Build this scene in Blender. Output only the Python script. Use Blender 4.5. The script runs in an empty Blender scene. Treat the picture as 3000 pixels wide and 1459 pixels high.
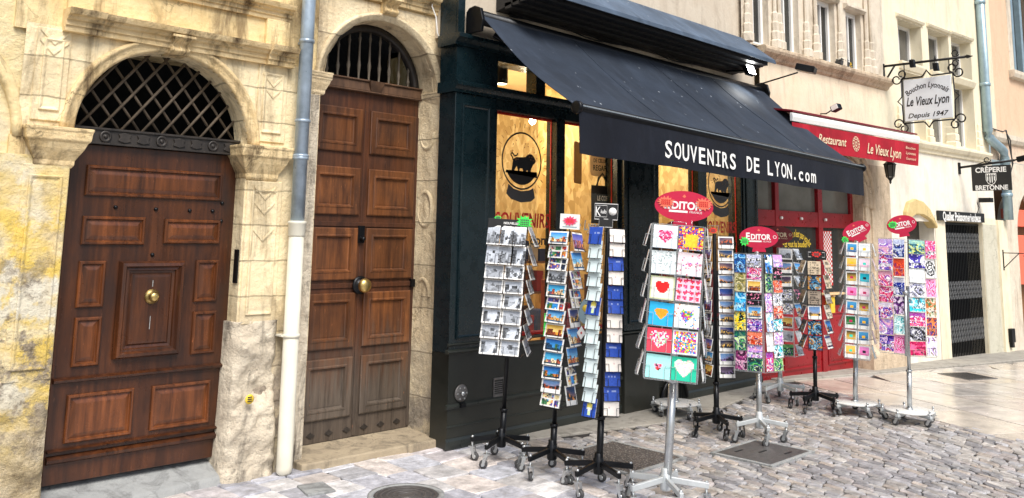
import bpy, bmesh, math, random
from mathutils import Matrix, Vector
random.seed(7)
PI = math.pi
scene = bpy.context.scene
col = scene.collection
R = math.radians

# ------------------------------------------------------------------ helpers
def lin(c):
    return tuple((x/12.92 if x <= .04045 else ((x+.055)/1.055)**2.4) for x in c)
def hexc(h):
    return lin(tuple(int(h[i:i+2], 16)/255 for i in (0, 2, 4)))
def clamp(x, a=0., b=1.): return max(a, min(b, x))
def mixc(a, b, t): return tuple(a[i]*(1-t)+b[i]*t for i in range(3))

def world(o):
    m = o.matrix_basis.copy(); p = o.parent
    while p:
        m = p.matrix_basis @ m; p = p.parent
    return m
def tag(o, label=None, cat=None, group=None, kind=None):
    if label: o['label'] = label
    if cat: o['category'] = cat
    if group: o['group'] = group
    if kind: o['kind'] = kind
    return o
def thing(name, label, cat, loc=(0, 0, 0), rotz=0., group=None):
    o = bpy.data.objects.new(name, None); col.objects.link(o)
    o.empty_display_size = .1
    o.location = loc; o.rotation_euler = (0, 0, rotz)
    return tag(o, label, cat, group)

class MB:
    """collects shapes, then links them as ONE mesh object"""
    def __init__(s, M=None):
        s.v = []; s.f = []; s.c = []; s.M = M; s.sm = []
    def add(s, verts, faces, color=None, smooth=False):
        n = len(s.v)
        for p in verts:
            p = Vector(p)
            s.v.append(s.M @ p if s.M is not None else p)
        for f in faces:
            s.f.append(tuple(i+n for i in f)); s.c.append(color); s.sm.append(smooth)
        return s
    def box(s, x0, x1, y0, y1, z0, z1, color=None):
        v = [(x0,y0,z0),(x1,y0,z0),(x1,y1,z0),(x0,y1,z0),(x0,y0,z1),(x1,y0,z1),(x1,y1,z1),(x0,y1,z1)]
        return s.add(v, [(0,3,2,1),(4,5,6,7),(0,1,5,4),(1,2,6,5),(2,3,7,6),(3,0,4,7)], color)
    def obox(s, c, ax, ay, az, color=None):
        c = Vector(c); ax, ay, az = Vector(ax), Vector(ay), Vector(az)
        v = [c+ax*a+ay*b+az*d for d in (-1,1) for (a,b) in ((-1,-1),(1,-1),(1,1),(-1,1))]
        return s.add(v, [(0,3,2,1),(4,5,6,7),(0,1,5,4),(1,2,6,5),(2,3,7,6),(3,0,4,7)], color)
    def bar(s, a, b, w, h, color=None):
        a, b = Vector(a), Vector(b); d = b-a; L = d.length; d.normalize()
        up = Vector((0,0,1)) if abs(d.z) < .95 else Vector((0,1,0))
        r = d.cross(up).normalized(); u = r.cross(d)
        return s.obox((a+b)/2, d*L/2, r*w/2, u*h/2, color)
    def tube(s, pts, r, n=8, caps=True, color=None, smooth=True):
        pts = [Vector(p) for p in pts]; rings = []
        rr = r if isinstance(r, (list, tuple)) else [r]*len(pts)
        for i, p in enumerate(pts):
            d = (pts[min(i+1, len(pts)-1)]-pts[max(i-1, 0)]).normalized()
            up = Vector((0,0,1)) if abs(d.z) < .9 else Vector((0,1,0))
            a = d.cross(up).normalized(); b = a.cross(d)
            rings.append([p+(a*math.cos(2*PI*k/n)+b*math.sin(2*PI*k/n))*rr[i] for k in range(n)])
        v = [q for g in rings for q in g]; f = []
        for i in range(len(pts)-1):
            for k in range(n):
                f.append((i*n+k, i*n+(k+1)%n, (i+1)*n+(k+1)%n, (i+1)*n+k))
        s.add(v, f, color, smooth)
        if caps:
            m = len(s.v)-len(v)
            s.f.append(tuple(m+k for k in range(n))[::-1]); s.c.append(color); s.sm.append(False)
            s.f.append(tuple(m+(len(pts)-1)*n+k for k in range(n))); s.c.append(color); s.sm.append(False)
        return s
    def lathe(s, c, prof, n=16, axis='z', color=None, smooth=True):
        c = Vector(c); v = []; f = []
        for (r, h) in prof:
            for k in range(n):
                a = 2*PI*k/n; x, y = r*math.cos(a), r*math.sin(a)
                p = (x, y, h) if axis == 'z' else ((x, -h, y) if axis == 'y' else (-h, x, y))
                v.append(c+Vector(p))
        for i in range(len(prof)-1):
            for k in range(n):
                f.append((i*n+k, i*n+(k+1)%n, (i+1)*n+(k+1)%n, (i+1)*n+k))
        f.append(tuple(range(n))[::-1]); f.append(tuple((len(prof)-1)*n+k for k in range(n)))
        return s.add(v, f, color, smooth)
    def prism(s, poly, y0, y1, color=None, smooth_side=False):
        """polygon in x,z extruded from y0 to y1"""
        n = len(poly)
        v = [(x, y0, z) for x, z in poly]+[(x, y1, z) for x, z in poly]
        s.add(v, [tuple(range(n)), tuple(range(2*n-1, n-1, -1))], color)
        return s.add(v, [(i, i+n, (i+1)%n+n, (i+1)%n) for i in range(n)], color, smooth_side)
    def prismx(s, poly, x0, x1, color=None):
        """polygon in y,z extruded along x"""
        n = len(poly)
        v = [(x0, y, z) for y, z in poly]+[(x1, y, z) for y, z in poly]
        return s.add(v, [tuple(range(n))[::-1], tuple(range(n, 2*n))]+[(i, (i+1)%n, (i+1)%n+n, i+n) for i in range(n)], color)
    def stack(s, x0, x1, yf, yb, levels, color=None, left=True, right=True):
        """rings of a capital: levels (z, protrusion)"""
        v = []; f = []
        for z, p in levels:
            a = x0-(p if left else 0); b = x1+(p if right else 0)
            v += [(a, yf-p, z), (b, yf-p, z), (b, yb, z), (a, yb, z)]
        for i in range(len(levels)-1):
            for k in range(4):
                f.append((i*4+k, i*4+(k+1)%4, i*4+4+(k+1)%4, i*4+4+k))
        f.append((3,2,1,0)); m = (len(levels)-1)*4; f.append((m, m+1, m+2, m+3))
        return s.add(v, f, color)
    def panel(s, x0, x1, z0, z1, y, rings, color=None):
        """nested rectangles (inset, protrusion towards -y)"""
        v = []; f = []
        for ins, d in rings:
            v += [(x0+ins, y-d, z0+ins), (x1-ins, y-d, z0+ins), (x1-ins, y-d, z1-ins), (x0+ins, y-d, z1-ins)]
        for i in range(len(rings)-1):
            for k in range(4):
                f.append((i*4+k, i*4+(k+1)%4, i*4+4+(k+1)%4, i*4+4+k))
        m = (len(rings)-1)*4; f.append((m, m+1, m+2, m+3))
        return s.add(v, f, color)
    def arc_sweep(s, cx, cz, prof, yf, a0=0., a1=PI, n=36, color=None, ex=1.):
        """profile (radius, protrusion towards -y) swept round an arch"""
        v = []; f = []; m = len(prof)
        for i in range(n+1):
            a = a0+(a1-a0)*i/n
            for r, d in prof: v.append((cx+r*ex*math.cos(a), yf-d, cz+r*math.sin(a)))
        for i in range(n):
            for k in range(m-1):
                f.append((i*m+k, i*m+k+1, (i+1)*m+k+1, (i+1)*m+k))
        f.append(tuple(range(m))); f.append(tuple(n*m+k for k in range(m))[::-1])
        return s.add(v, f, color, True)
    def arch_wall(s, x0, x1, z0, z1, cx, r, zs, yf, yb, n=40, color=None, reveal=True, back=None):
        """wall sheet with a round-headed opening and its reveal"""
        P = []
        if z0 < zs: P.append((cx+r, z0))
        P += [(cx+r*math.cos(PI*i/n), zs+r*math.sin(PI*i/n)) for i in range(n+1)]
        if z0 < zs: P.append((cx-r, z0))
        O = []
        for (x, z) in P:
            if z <= zs+1e-6: O.append((x1 if x > cx else x0, z))
            else:
                t = math.atan2(z-zs, x-cx); ta = math.atan2(z1-zs, x1-cx); tb = math.atan2(z1-zs, x0-cx)
                if t < ta: O.append((x1, zs+(x1-cx)*math.tan(t)))
                elif t > tb: O.append((x0, zs+(x0-cx)*math.tan(t)))
                else: O.append((cx+(z1-zs)/math.tan(t), z1))
        m = len(P)
        # corners
        vv = [(x, yf, z) for x, z in P]+[(x, yf, z) for x, z in O]
        ff = [(i, m+i, m+i+1, i+1) for i in range(m-1)]
        s.add(vv, ff, color)
        for i in range(m-1):
            a, b = O[i], O[i+1]
            if abs(a[0]-b[0]) > 1e-6 and abs(a[1]-b[1]) > 1e-6:
                c = (x1 if a[0] > cx else x0, z1)
                s.add([(a[0], yf, a[1]), (c[0], yf, c[1]), (b[0], yf, b[1])], [(0, 1, 2)], color)
        if reveal:
            bc, br, bz = back or (cx, r, zs)
            Q = [(bc+(x-cx)*br/r, z if z < zs-1e-6 else bz+(z-zs)*br/r) for x, z in P]
            vv = [(x, yf, z) for x, z in P]+[(x, yb, z) for x, z in Q]
            s.add(vv, [(i, i+1, m+i+1, m+i) for i in range(m-1)], color, True)
        return s
    def build(s, name, mat, parent=None, bevel=0., seg=1, sub=None, fixn=True, angle=30):
        me = bpy.data.meshes.new(name)
        inv = world(parent).inverted() if parent else Matrix.Identity(4)
        me.from_pydata([tuple(inv @ p) for p in s.v], [], s.f)
        for p, sm in zip(me.polygons, s.sm): p.use_smooth = sm
        if any(c is not None for c in s.c):
            at = me.color_attributes.new('Col', 'FLOAT_COLOR', 'CORNER')
            buf = []
            for p, c in zip(me.polygons, s.c):
                c = c or (.5, .5, .5)
                buf += [c[0], c[1], c[2], 1.]*p.loop_total
            at.data.foreach_set('color', buf)
        if fixn or bevel:
            bm = bmesh.new(); bm.from_mesh(me)
            if bevel:
                bmesh.ops.remove_doubles(bm, verts=bm.verts, dist=1e-5)
                bmesh.ops.recalc_face_normals(bm, faces=bm.faces)
                ed = [e for e in bm.edges if len(e.link_faces) == 2 and e.calc_face_angle(0) > R(angle)]
                bmesh.ops.bevel(bm, geom=ed, offset=bevel, segments=seg, profile=.5, affect='EDGES', clamp_overlap=True)
            else: bmesh.ops.recalc_face_normals(bm, faces=bm.faces)
            bm.to_mesh(me); bm.free()
        me.materials.append(mat)
        o = bpy.data.objects.new(name, me); col.objects.link(o)
        if parent: o.parent = parent
        return o

# text as real mesh lettering --------------------------------------------------
_tc = {}
def glyphs(body, shear=0., bold=0., spacing=1.):
    k = (body, shear, bold, spacing)
    if k in _tc: return _tc[k]
    cu = bpy.data.curves.new('t', 'FONT'); cu.body = body; cu.shear = shear; cu.offset = bold
    cu.space_character = spacing; cu.resolution_u = 3; cu.fill_mode = 'FRONT'
    ob = bpy.data.objects.new('t', cu); col.objects.link(ob)
    dg = bpy.context.evaluated_depsgraph_get(); dg.update()
    me = ob.evaluated_get(dg).to_mesh()
    v = [tuple(p.co) for p in me.vertices]; f = [tuple(p.vertices) for p in me.polygons]
    ob.evaluated_get(dg).to_mesh_clear()
    bpy.data.objects.remove(ob); bpy.data.curves.remove(cu)
    _tc[k] = (v, f); return v, f
def text(mb, body, o, ex, ez, width=None, height=.1, shear=0., bold=0., color=None, arc=None, spacing=1.):
    """lettering centred at o; ex = reading direction, ez = up; width fits it; arc = bend radius"""
    v, f = glyphs(body, shear, bold, spacing)
    if not v: return mb
    xs = [p[0] for p in v]; ys = [p[1] for p in v]
    w = max(xs)-min(xs); cap = .7
    sy = height/cap; sx = sy if width is None else width/w
    cx = (max(xs)+min(xs))/2
    o = Vector(o); ex = Vector(ex).normalized(); ez = Vector(ez).normalized(); out = []
    for x, y, _ in v:
        X = (x-cx)*sx; Z = (y-cap/2)*sy
        if arc:
            a = X/arc; rr = arc+Z; X = rr*math.sin(a); Z = rr*math.cos(a)-arc
        out.append(o+ex*X+ez*Z)
    return mb.add(out, f, color)

# ------------------------------------------------------------------ materials
def newmat(name):
    m = bpy.data.materials.new(name); m.use_nodes = True
    nt = m.node_tree; b = nt.nodes['Principled BSDF']
    return m, nt, b
def nd(nt, t, **kw):
    n = nt.nodes.new(t)
    for k, v in kw.items():
        if k in n.inputs: n.inputs[k].default_value = v
        else: setattr(n, k, v)
    return n
def ramp(nt, src, stops, interp='LINEAR'):
    r = nt.nodes.new('ShaderNodeValToRGB'); r.color_ramp.interpolation = interp
    e = r.color_ramp.elements
    while len(e) > 1: e.remove(e[-1])
    e[0].position = stops[0][0]; e[0].color = (*stops[0][1], 1)
    for p, c in stops[1:]:
        q = e.new(p); q.color = (*c, 1)
    nt.links.new(src, r.inputs[0]); return r.outputs[0]
def mixn(nt, fac, a, b, mode='MIX'):
    m = nt.nodes.new('ShaderNodeMix'); m.data_type = 'RGBA'; m.blend_type = mode
    for s, i in ((fac, 0), (a, 6), (b, 7)):
        if hasattr(s, 'is_linked'): nt.links.new(s, m.inputs[i])
        elif i == 0: m.inputs[0].default_value = s
        else: m.inputs[i].default_value = (*s, 1)
    return m.outputs[2]
def noise(nt, vec, scale, detail=5, rough=.6, dist=0.):
    n = nd(nt, 'ShaderNodeTexNoise', Scale=scale, Detail=detail, Roughness=rough, Distortion=dist)
    if vec is not None: nt.links.new(vec, n.inputs['Vector'])
    return n.outputs['Fac']
def coords(nt, scale=(1, 1, 1), rot=(0, 0, 0)):
    g = nt.nodes.new('ShaderNodeNewGeometry')
    m = nd(nt, 'ShaderNodeMapping'); m.inputs['Scale'].default_value = scale; m.inputs['Rotation'].default_value = rot
    nt.links.new(g.outputs['Position'], m.inputs[0]); return m.outputs[0]
def zpos(nt):
    g = nt.nodes.new('ShaderNodeNewGeometry'); s = nt.nodes.new('ShaderNodeSeparateXYZ')
    nt.links.new(g.outputs['Position'], s.inputs[0]); return s
def mrange(nt, src, a, b, c=0., d=1.):
    m = nd(nt, 'ShaderNodeMapRange'); m.inputs[1].default_value = a; m.inputs[2].default_value = b
    m.inputs[3].default_value = c; m.inputs[4].default_value = d; nt.links.new(src, m.inputs[0]); return m.outputs[0]
def mathn(nt, op, a, b=None):
    m = nt.nodes.new('ShaderNodeMath'); m.operation = op
    for i, s in enumerate((a, b)):
        if s is None: continue
        if hasattr(s, 'is_linked'): nt.links.new(s, m.inputs[i])
        else: m.inputs[i].default_value = s
    return m.outputs[0]
def bump(nt, b, h, strength=.4, dist=.01):
    n = nd(nt, 'ShaderNodeBump', Strength=strength, Distance=dist); nt.links.new(h, n.inputs['Height'])
    nt.links.new(n.outputs[0], b.inputs['Normal']); return n

def plain(name, c, rough=.5, metal=0., var=.15, nscale=8., bmp=.0, spec=.5, coat=0.):
    m, nt, b = newmat(name); v = coords(nt)
    n = noise(nt, v, nscale)
    out = ramp(nt, n, [(.25, tuple(x*(1-var) for x in c)), (.75, tuple(min(1, x*(1+var)) for x in c))])
    nt.links.new(out, b.inputs['Base Color'])
    b.inputs['Metallic'].default_value = metal
    n2 = noise(nt, v, nscale*4)
    nt.links.new(mrange(nt, n2, .3, .7, max(.02, rough-.08), min(1, rough+.1)), b.inputs['Roughness'])
    b.inputs['Specular IOR Level'].default_value = spec
    b.inputs['Coat Weight'].default_value = coat
    if bmp: bump(nt, b, noise(nt, v, nscale*6), bmp, .004)
    return m

def stone(name, light, mid, dark, stain=.5, joint=None, low=None, bmp=.5, scale=1., zlow=(.1, 1.1), vein=.6, mort=None, mfac=.55):
    """weathered stone: blotches, dark streaks, optional block joints and a rougher low zone"""
    m, nt, b = newmat(name); v = coords(nt, (scale,)*3)
    c = ramp(nt, noise(nt, v, 2.3, 8, .62), [(.28, mid), (.5, light), (.72, mixc(light, mid, .5))])
    c = mixn(nt, ramp(nt, noise(nt, v, 9, 8, .7), [(.42, (0,)*3), (.7, (.75,)*3)]), c, mid)
    vs = coords(nt, (3*scale, 3*scale, .7*scale))
    st = ramp(nt, noise(nt, vs, 2.1, 9, .7, .6), [(.49, (0,)*3), (.66, (stain,)*3)])
    c = mixn(nt, st, c, dark)
    if low:
        z = zpos(nt).outputs[2]
        zz = mathn(nt, 'ADD', z, mathn(nt, 'MULTIPLY', mathn(nt, 'SUBTRACT', noise(nt, v, 3, 6), .5), 1.3))
        lowc = ramp(nt, noise(nt, v, 6, 9, .75), [(.3, mixc(low, (0,)*3, .65)), (.5, low), (.62, mixc(low, light, .7)), (.75, mixc(low, dark, .5))])
        c = mixn(nt, mrange(nt, zz, zlow[0], zlow[1], 1., 0.), c, lowc)
    # thin cracks
    vo = nd(nt, 'ShaderNodeTexVoronoi', feature='DISTANCE_TO_EDGE'); vo.inputs['Scale'].default_value = 1.6*scale
    wv = nd(nt, 'ShaderNodeVectorMath', operation='ADD'); nn = nd(nt, 'ShaderNodeTexNoise', Scale=3., Detail=6.)
    nt.links.new(v, nn.inputs['Vector']); nt.links.new(v, wv.inputs[0]); nt.links.new(nn.outputs['Color'], wv.inputs[1])
    nt.links.new(wv.outputs[0], vo.inputs['Vector'])
    cr = ramp(nt, vo.outputs['Distance'], [(0., (vein,)*3), (.012, (0,)*3)])
    cr = mixn(nt, ramp(nt, noise(nt, v, 1.7, 3), [(.5, (0,)*3), (.58, (1,)*3)]), (0,)*3, cr)
    c = mixn(nt, cr, c, tuple(x*.35 for x in dark))
    h = noise(nt, v, 26, 9, .7)
    if joint:
        s = zpos(nt); cx = nt.nodes.new('ShaderNodeCombineXYZ')
        nt.links.new(mathn(nt, 'ADD', s.outputs[0], s.outputs[1]), cx.inputs[0]); nt.links.new(s.outputs[2], cx.inputs[1])
        wob = nd(nt, 'ShaderNodeVectorMath', operation='MULTIPLY_ADD'); n3 = nd(nt, 'ShaderNodeTexNoise', Scale=5., Detail=3.)
        nt.links.new(v, n3.inputs['Vector']); nt.links.new(n3.outputs['Color'], wob.inputs[0]); wob.inputs[1].default_value = (.03, .03, 0); nt.links.new(cx.outputs[0], wob.inputs[2])
        br = nd(nt, 'ShaderNodeTexBrick'); nt.links.new(wob.outputs[0], br.inputs['Vector'])
        br.inputs['Scale'].default_value = 1.; br.inputs['Mortar Size'].default_value = .006; br.inputs['Mortar Smooth'].default_value = .3
        br.inputs['Brick Width'].default_value = joint[0]; br.inputs['Row Height'].default_value = joint[1]
        br.inputs['Color1'].default_value = (.80, .78, .76, 1); br.inputs['Color2'].default_value = (1.1, 1.1, 1.1, 1); br.inputs['Mortar'].default_value = (1, 1, 1, 1)
        c = mixn(nt, 1., c, br.outputs['Color'], 'MULTIPLY')
        c = mixn(nt, mathn(nt, 'MULTIPLY', br.outputs['Fac'], mfac), c, mort or tuple(x*.5 for x in dark))
        h = mathn(nt, 'SUBTRACT', h, mathn(nt, 'MULTIPLY', br.outputs['Fac'], .5))
    nt.links.new(c, b.inputs['Base Color']); b.inputs['Roughness'].default_value = .88; b.inputs['Specular IOR Level'].default_value = .25
    h2 = mathn(nt, 'ADD', h, mathn(nt, 'MULTIPLY', noise(nt, v, 5, 6), 1.2))
    bump(nt, b, h2, bmp, .02)
    return m

def wood(name, dark, light, worn=None, zw=(0., .9), rough=.32, gscale=1.):
    m, nt, b = newmat(name)
    v = coords(nt, (22*gscale, 22*gscale, 1.6*gscale)); n = noise(nt, v, 1., 7, .65, .8)
    c = ramp(nt, n, [(.25, dark), (.5, mixc(dark, light, .5)), (.72, light), (.85, mixc(light, dark, .6))])
    v2 = coords(nt, (3, 3, 2)); bl = noise(nt, v2, 1.5, 5)
    c = mixn(nt, ramp(nt, bl, [(.4, (0,)*3), (.75, (.7,)*3)]), c, tuple(x*.35 for x in dark))
    if worn:
        z = zpos(nt).outputs[2]
        zz = mathn(nt, 'ADD', z, mathn(nt, 'MULTIPLY', mathn(nt, 'SUBTRACT', noise(nt, v, 1.3, 6), .5), .7))
        wc = ramp(nt, noise(nt, v, 1.4, 8, .75), [(.3, tuple(x*.25 for x in worn)), (.5, tuple(x*.7 for x in worn)), (.68, worn)])
        c = mixn(nt, mrange(nt, zz, zw[0], zw[1], .95, 0.), c, wc)
    oi = nt.nodes.new('ShaderNodeObjectInfo'); rv = mrange(nt, oi.outputs['Random'], 0, 1, .72, 1.3)
    cmb = nt.nodes.new('ShaderNodeCombineColor')
    for i_ in range(3): nt.links.new(rv, cmb.inputs[i_])
    c = mixn(nt, 1., c, cmb.outputs[0], 'MULTIPLY')
    # scuffs
    sc = ramp(nt, noise(nt, coords(nt, (60, 60, 14)), 1., 4, .8), [(.64, (0,)*3), (.74, (.55,)*3)])
    c = mixn(nt, sc, c, tuple(min(1, x*2.2+.03) for x in light))
    nt.links.new(c, b.inputs['Base Color'])
    nt.links.new(mrange(nt, bl, .3, .7, rough-.08, rough+.18), b.inputs['Roughness'])
    bump(nt, b, n, .25, .004)
    return m

def paint(name, c, dust=(.1, .1, .08), dz=None, rough=.3, chips=.3):
    m, nt, b = newmat(name); v = coords(nt)
    cc = ramp(nt, noise(nt, v, 3, 6), [(.3, tuple(x*.75 for x in c)), (.7, tuple(x*1.25 for x in c))])
    ch = ramp(nt, noise(nt, coords(nt, (30, 30, 12)), 1.2, 6, .8), [(.72, (0,)*3), (.76, (chips,)*3)])
    cc = mixn(nt, ch, cc, dust)
    if dz:
        z = zpos(nt).outputs[2]
        zz = mathn(nt, 'ADD', z, mathn(nt, 'MULTIPLY', mathn(nt, 'SUBTRACT', noise(nt, v, 5, 6), .5), .5))
        cc = mixn(nt, mrange(nt, zz, dz[0], dz[1], .55, 0.), cc, dust)
    nt.links.new(cc, b.inputs['Base Color'])
    nt.links.new(mrange(nt, noise(nt, v, 12), .3, .7, rough-.08, rough+.15), b.inputs['Roughness'])
    bump(nt, b, noise(nt, v, 40, 5), .05, .004)
    return m

def fabric(name, c, spl=.0, rough=.75):
    m, nt, b = newmat(name); v = coords(nt)
    cc = ramp(nt, noise(nt, v, 2.2, 7, .6), [(.3, tuple(x*.7 for x in c)), (.7, tuple(x*1.35 for x in c))])
    vs = coords(nt, (4, 1.2, 1.2)); st = ramp(nt, noise(nt, vs, 1.6, 6, .7), [(.5, (0,)*3), (.75, (.35,)*3)])
    cc = mixn(nt, st, cc, tuple(min(1, x*2.6+.01) for x in c))
    if spl:
        vo = nd(nt, 'ShaderNodeTexVoronoi'); vo.inputs['Scale'].default_value = 15.; vo.inputs['Randomness'].default_value = 1.
        nt.links.new(coords(nt, (1, .6, .6)), vo.inputs['Vector'])
        dots = ramp(nt, vo.outputs['Distance'], [(.0, (1,)*3), (.09, (1,)*3), (.13, (0,)*3)])
        dots = mixn(nt, ramp(nt, noise(nt, v, 4.5, 4, .7), [(.53, (0,)*3), (.6, (1,)*3)]), (0,)*3, dots)
        cc = mixn(nt, mathn(nt, 'MULTIPLY', dots, spl), cc, (.5, .55, .6))
    nt.links.new(cc, b.inputs['Base Color']); b.inputs['Roughness'].default_value = rough
    b.inputs['Sheen Weight'].default_value = .04; b.inputs['Specular IOR Level'].default_value = .22
    h = mathn(nt, 'ADD', noise(nt, v, 3., 4), mathn(nt, 'MULTIPLY', noise(nt, coords(nt, (300, 300, 300)), 1, 2), .04))
    bump(nt, b, h, .25, .03)
    return m

def colattr(name, rough=.5, bmp=0., ns=20, spec=.5, var=0., coat=0.):
    m, nt, b = newmat(name)
    a = nd(nt, 'ShaderNodeVertexColor'); a.layer_name = 'Col'
    c = a.outputs['Color']; v = coords(nt)
    if var:
        c = mixn(nt, 1., c, ramp(nt, noise(nt, v, ns*.3, 7, .7), [(.3, (1-var,)*3), (.7, (1+var,)*3)]), 'MULTIPLY')
        sp = ramp(nt, noise(nt, v, ns*1.6, 6, .8), [(.62, (0,)*3), (.72, (.6,)*3)])
        c = mixn(nt, sp, c, (.10, .09, .08))
    nt.links.new(c, b.inputs['Base Color'])
    nt.links.new(mrange(nt, noise(nt, v, ns*.2, 5), .3, .7, max(.05, rough-.12), rough+.12), b.inputs['Roughness'])
    b.inputs['Specular IOR Level'].default_value = spec
    if bmp: bump(nt, b, mathn(nt, 'ADD', noise(nt, v, ns, 7, .65), noise(nt, v, ns*.25, 4)), bmp, .01)
    return m

def glassmat(name, tint=(1, 1, 1), refl=1.):
    m = bpy.data.materials.new(name); m.use_nodes = True; nt = m.node_tree; nt.nodes.clear()
    o = nt.nodes.new('ShaderNodeOutputMaterial'); t = nt.nodes.new('ShaderNodeBsdfTransparent'); g = nt.nodes.new('ShaderNodeBsdfGlossy')
    t.inputs[0].default_value = (*tint, 1); g.inputs['Roughness'].default_value = .015; g.inputs['Color'].default_value = (refl,)*3+(1,)
    f = nd(nt, 'ShaderNodeFresnel', IOR=1.5); x = nt.nodes.new('ShaderNodeMixShader')
    bp = nd(nt, 'ShaderNodeBump', Strength=.02, Distance=.02); nt.links.new(noise(nt, coords(nt), 1.5, 2), bp.inputs['Height'])
    nt.links.new(bp.outputs[0], g.inputs['Normal'])
    nt.links.new(f.outputs[0], x.inputs[0]); nt.links.new(t.outputs[0], x.inputs[1]); nt.links.new(g.outputs[0], x.inputs[2])
    nt.links.new(x.outputs[0], o.inputs[0]); return m
def emit(name, c, s):
    m, nt, b = newmat(name); b.inputs['Base Color'].default_value = (*c, 1)
    b.inputs['Emission Color'].default_value = (*c, 1); b.inputs['Emission Strength'].default_value = s; return m

M = {}
M['stone_gold'] = stone('golden_limestone', (.86, .70, .40), (.73, .54, .26), (.14, .085, .04), .75, None, None, .6, vein=.5)
M['stone_door'] = stone('doorway_limestone', (.88, .76, .51), (.77, .62, .37), (.15, .10, .05), .65, (2.2, .235), (.40, .34, .27), .7, zlow=(.5, 1.2), mfac=.45, vein=.4)
def limewash():
    m, nt, b = newmat('ochre_limewash'); v = coords(nt); z = zpos(nt).outputs[2]
    c = ramp(nt, noise(nt, v, 1.8, 7, .6), [(.3, (.70, .52, .22)), (.5, (.80, .68, .42)), (.7, (.76, .60, .32))])
    och = ramp(nt, noise(nt, coords(nt, (1, 1, 1.6)), 2.6, 6, .55), [(.43, (0,)*3), (.53, (1,)*3)])
    zz = mathn(nt, 'ADD', z, mathn(nt, 'MULTIPLY', mathn(nt, 'SUBTRACT', noise(nt, v, 2.2, 6), .5), 1.4))
    och = mathn(nt, 'MULTIPLY', och, mrange(nt, zz, 1.6, 2.2, 1., .12))
    c = mixn(nt, och, c, (.76, .55, .13))
    wh = ramp(nt, noise(nt, v, 4.2, 8, .62), [(.52, (0,)*3), (.6, (.9,)*3)]); c = mixn(nt, mathn(nt, 'MULTIPLY', wh, mrange(nt, zz, 1.4, 2.3, 1., .1)), c, (.76, .72, .60))
    gr = ramp(nt, noise(nt, v, 6.5, 9, .75), [(.50, (0,)*3), (.58, (1,)*3)]); gc = ramp(nt, noise(nt, v, 28, 6, .8), [(.35, (.08, .065, .05)), (.55, (.34, .28, .21)), (.7, (.52, .46, .38))])
    c = mixn(nt, mathn(nt, 'MULTIPLY', gr, mrange(nt, zz, .9, 2.1, .95, .0)), c, gc)
    low = ramp(nt, noise(nt, v, 11, 9, .75), [(.3, (.16, .12, .08)), (.48, (.46, .37, .24)), (.62, (.62, .52, .36)), (.75, (.30, .24, .17))])
    c = mixn(nt, mrange(nt, zz, .15, .75, .9, 0.), c, low)
    st = ramp(nt, noise(nt, coords(nt, (6, 6, .5)), 1.2, 6, .6), [(.55, (0,)*3), (.75, (.6,)*3)]); c = mixn(nt, st, c, (.46, .30, .08))
    nt.links.new(c, b.inputs['Base Color']); b.inputs['Roughness'].default_value = .9
    bump(nt, b, mathn(nt, 'ADD', noise(nt, v, 9, 9, .7), mathn(nt, 'MULTIPLY', noise(nt, v, 40, 5, .7), mrange(nt, zz, .3, 1.5, 1., .1))), 1., .03); return m
M['stone_left'] = limewash()
M['stone_cap'] = stone('capital_limestone', (.84, .66, .38), (.66, .47, .22), (.09, .055, .028), .95, None, None, .8)
M['stone_rough'] = stone('eroded_stone', (.80, .71, .56), (.50, .42, .32), (.06, .05, .045), .95, None, None, 1.5, vein=.3)
M['stone_jamb'] = stone('door_jamb_stone', (.82, .70, .48), (.66, .52, .32), (.16, .11, .07), .6, (2., .34), (.42, .37, .30), .9, zlow=(.2, 1.))
M['stone_pale'] = stone('pale_carved_stone', (.70, .63, .52), (.59, .51, .40), (.26, .21, .15), .5, None, None, .35, vein=.2)
M['plaster_grey'] = stone('grey_beige_plaster', (.60, .53, .43), (.54, .46, .36), (.28, .22, .16), .35, None, None, .2, vein=.15)
M['plaster_pink'] = stone('pink_cream_plaster', (.80, .69, .53), (.77, .65, .47), (.44, .34, .24), .4, None, None, .2, vein=.1)
M['plaster_white'] = stone('white_plaster', (.80, .76, .67), (.76, .70, .58), (.46, .40, .31), .35, None, None, .15, vein=.1)
M['plaster_cream'] = stone('cream_plaster', (.80, .73, .56), (.77, .69, .50), (.44, .37, .25), .4, None, None, .15, vein=.1)
M['plaster_grit'] = stone('grey_render', (.58, .56, .46), (.5, .48, .38), (.3, .28, .2), .3, None, None, .5)
M['plaster_salmon'] = stone('salmon_plaster', (.72, .52, .36), (.68, .48, .33), (.45, .31, .2), .3, None, (.66, .60, .52), .2, vein=.2, zlow=(2.5, 3.6))
M['stone_arch'] = stone('pinkish_arch_stone', (.64, .52, .38), (.50, .39, .27), (.22, .16, .11), .7, None, None, .9)
M['stone_yellow'] = stone('yellow_lintel_stone', (.66, .52, .26), (.58, .43, .19), (.34, .25, .11), .4, None, None, .4)
M['step'] = stone('worn_step_stone', (.40, .33, .23), (.31, .255, .18), (.12, .10, .075), .8, None, None, .5)
M['sill_grey'] = stone('grey_sill_stone', (.33, .34, .335), (.25, .26, .26), (.10, .10, .10), .7, None, None, .5)
M['wood_red'] = wood('dark_red_brown_wood', (.014, .0045, .0024), (.088, .028, .0092), rough=.3)
M['wood_red_panel'] = wood('red_brown_panel_wood', (.024, .0075, .003), (.20, .062, .018), rough=.27)
M['wood_oak'] = wood('brown_oak', (.022, .0072, .0034), (.108, .037, .0135), worn=(.10, .078, .06), zw=(.4, .9), rough=.45)
M['wood_oak_panel'] = wood('warm_oak_panel', (.038, .012, .0045), (.24, .086, .026), worn=(.15, .12, .093), zw=(.4, .9), rough=.42)
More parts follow.
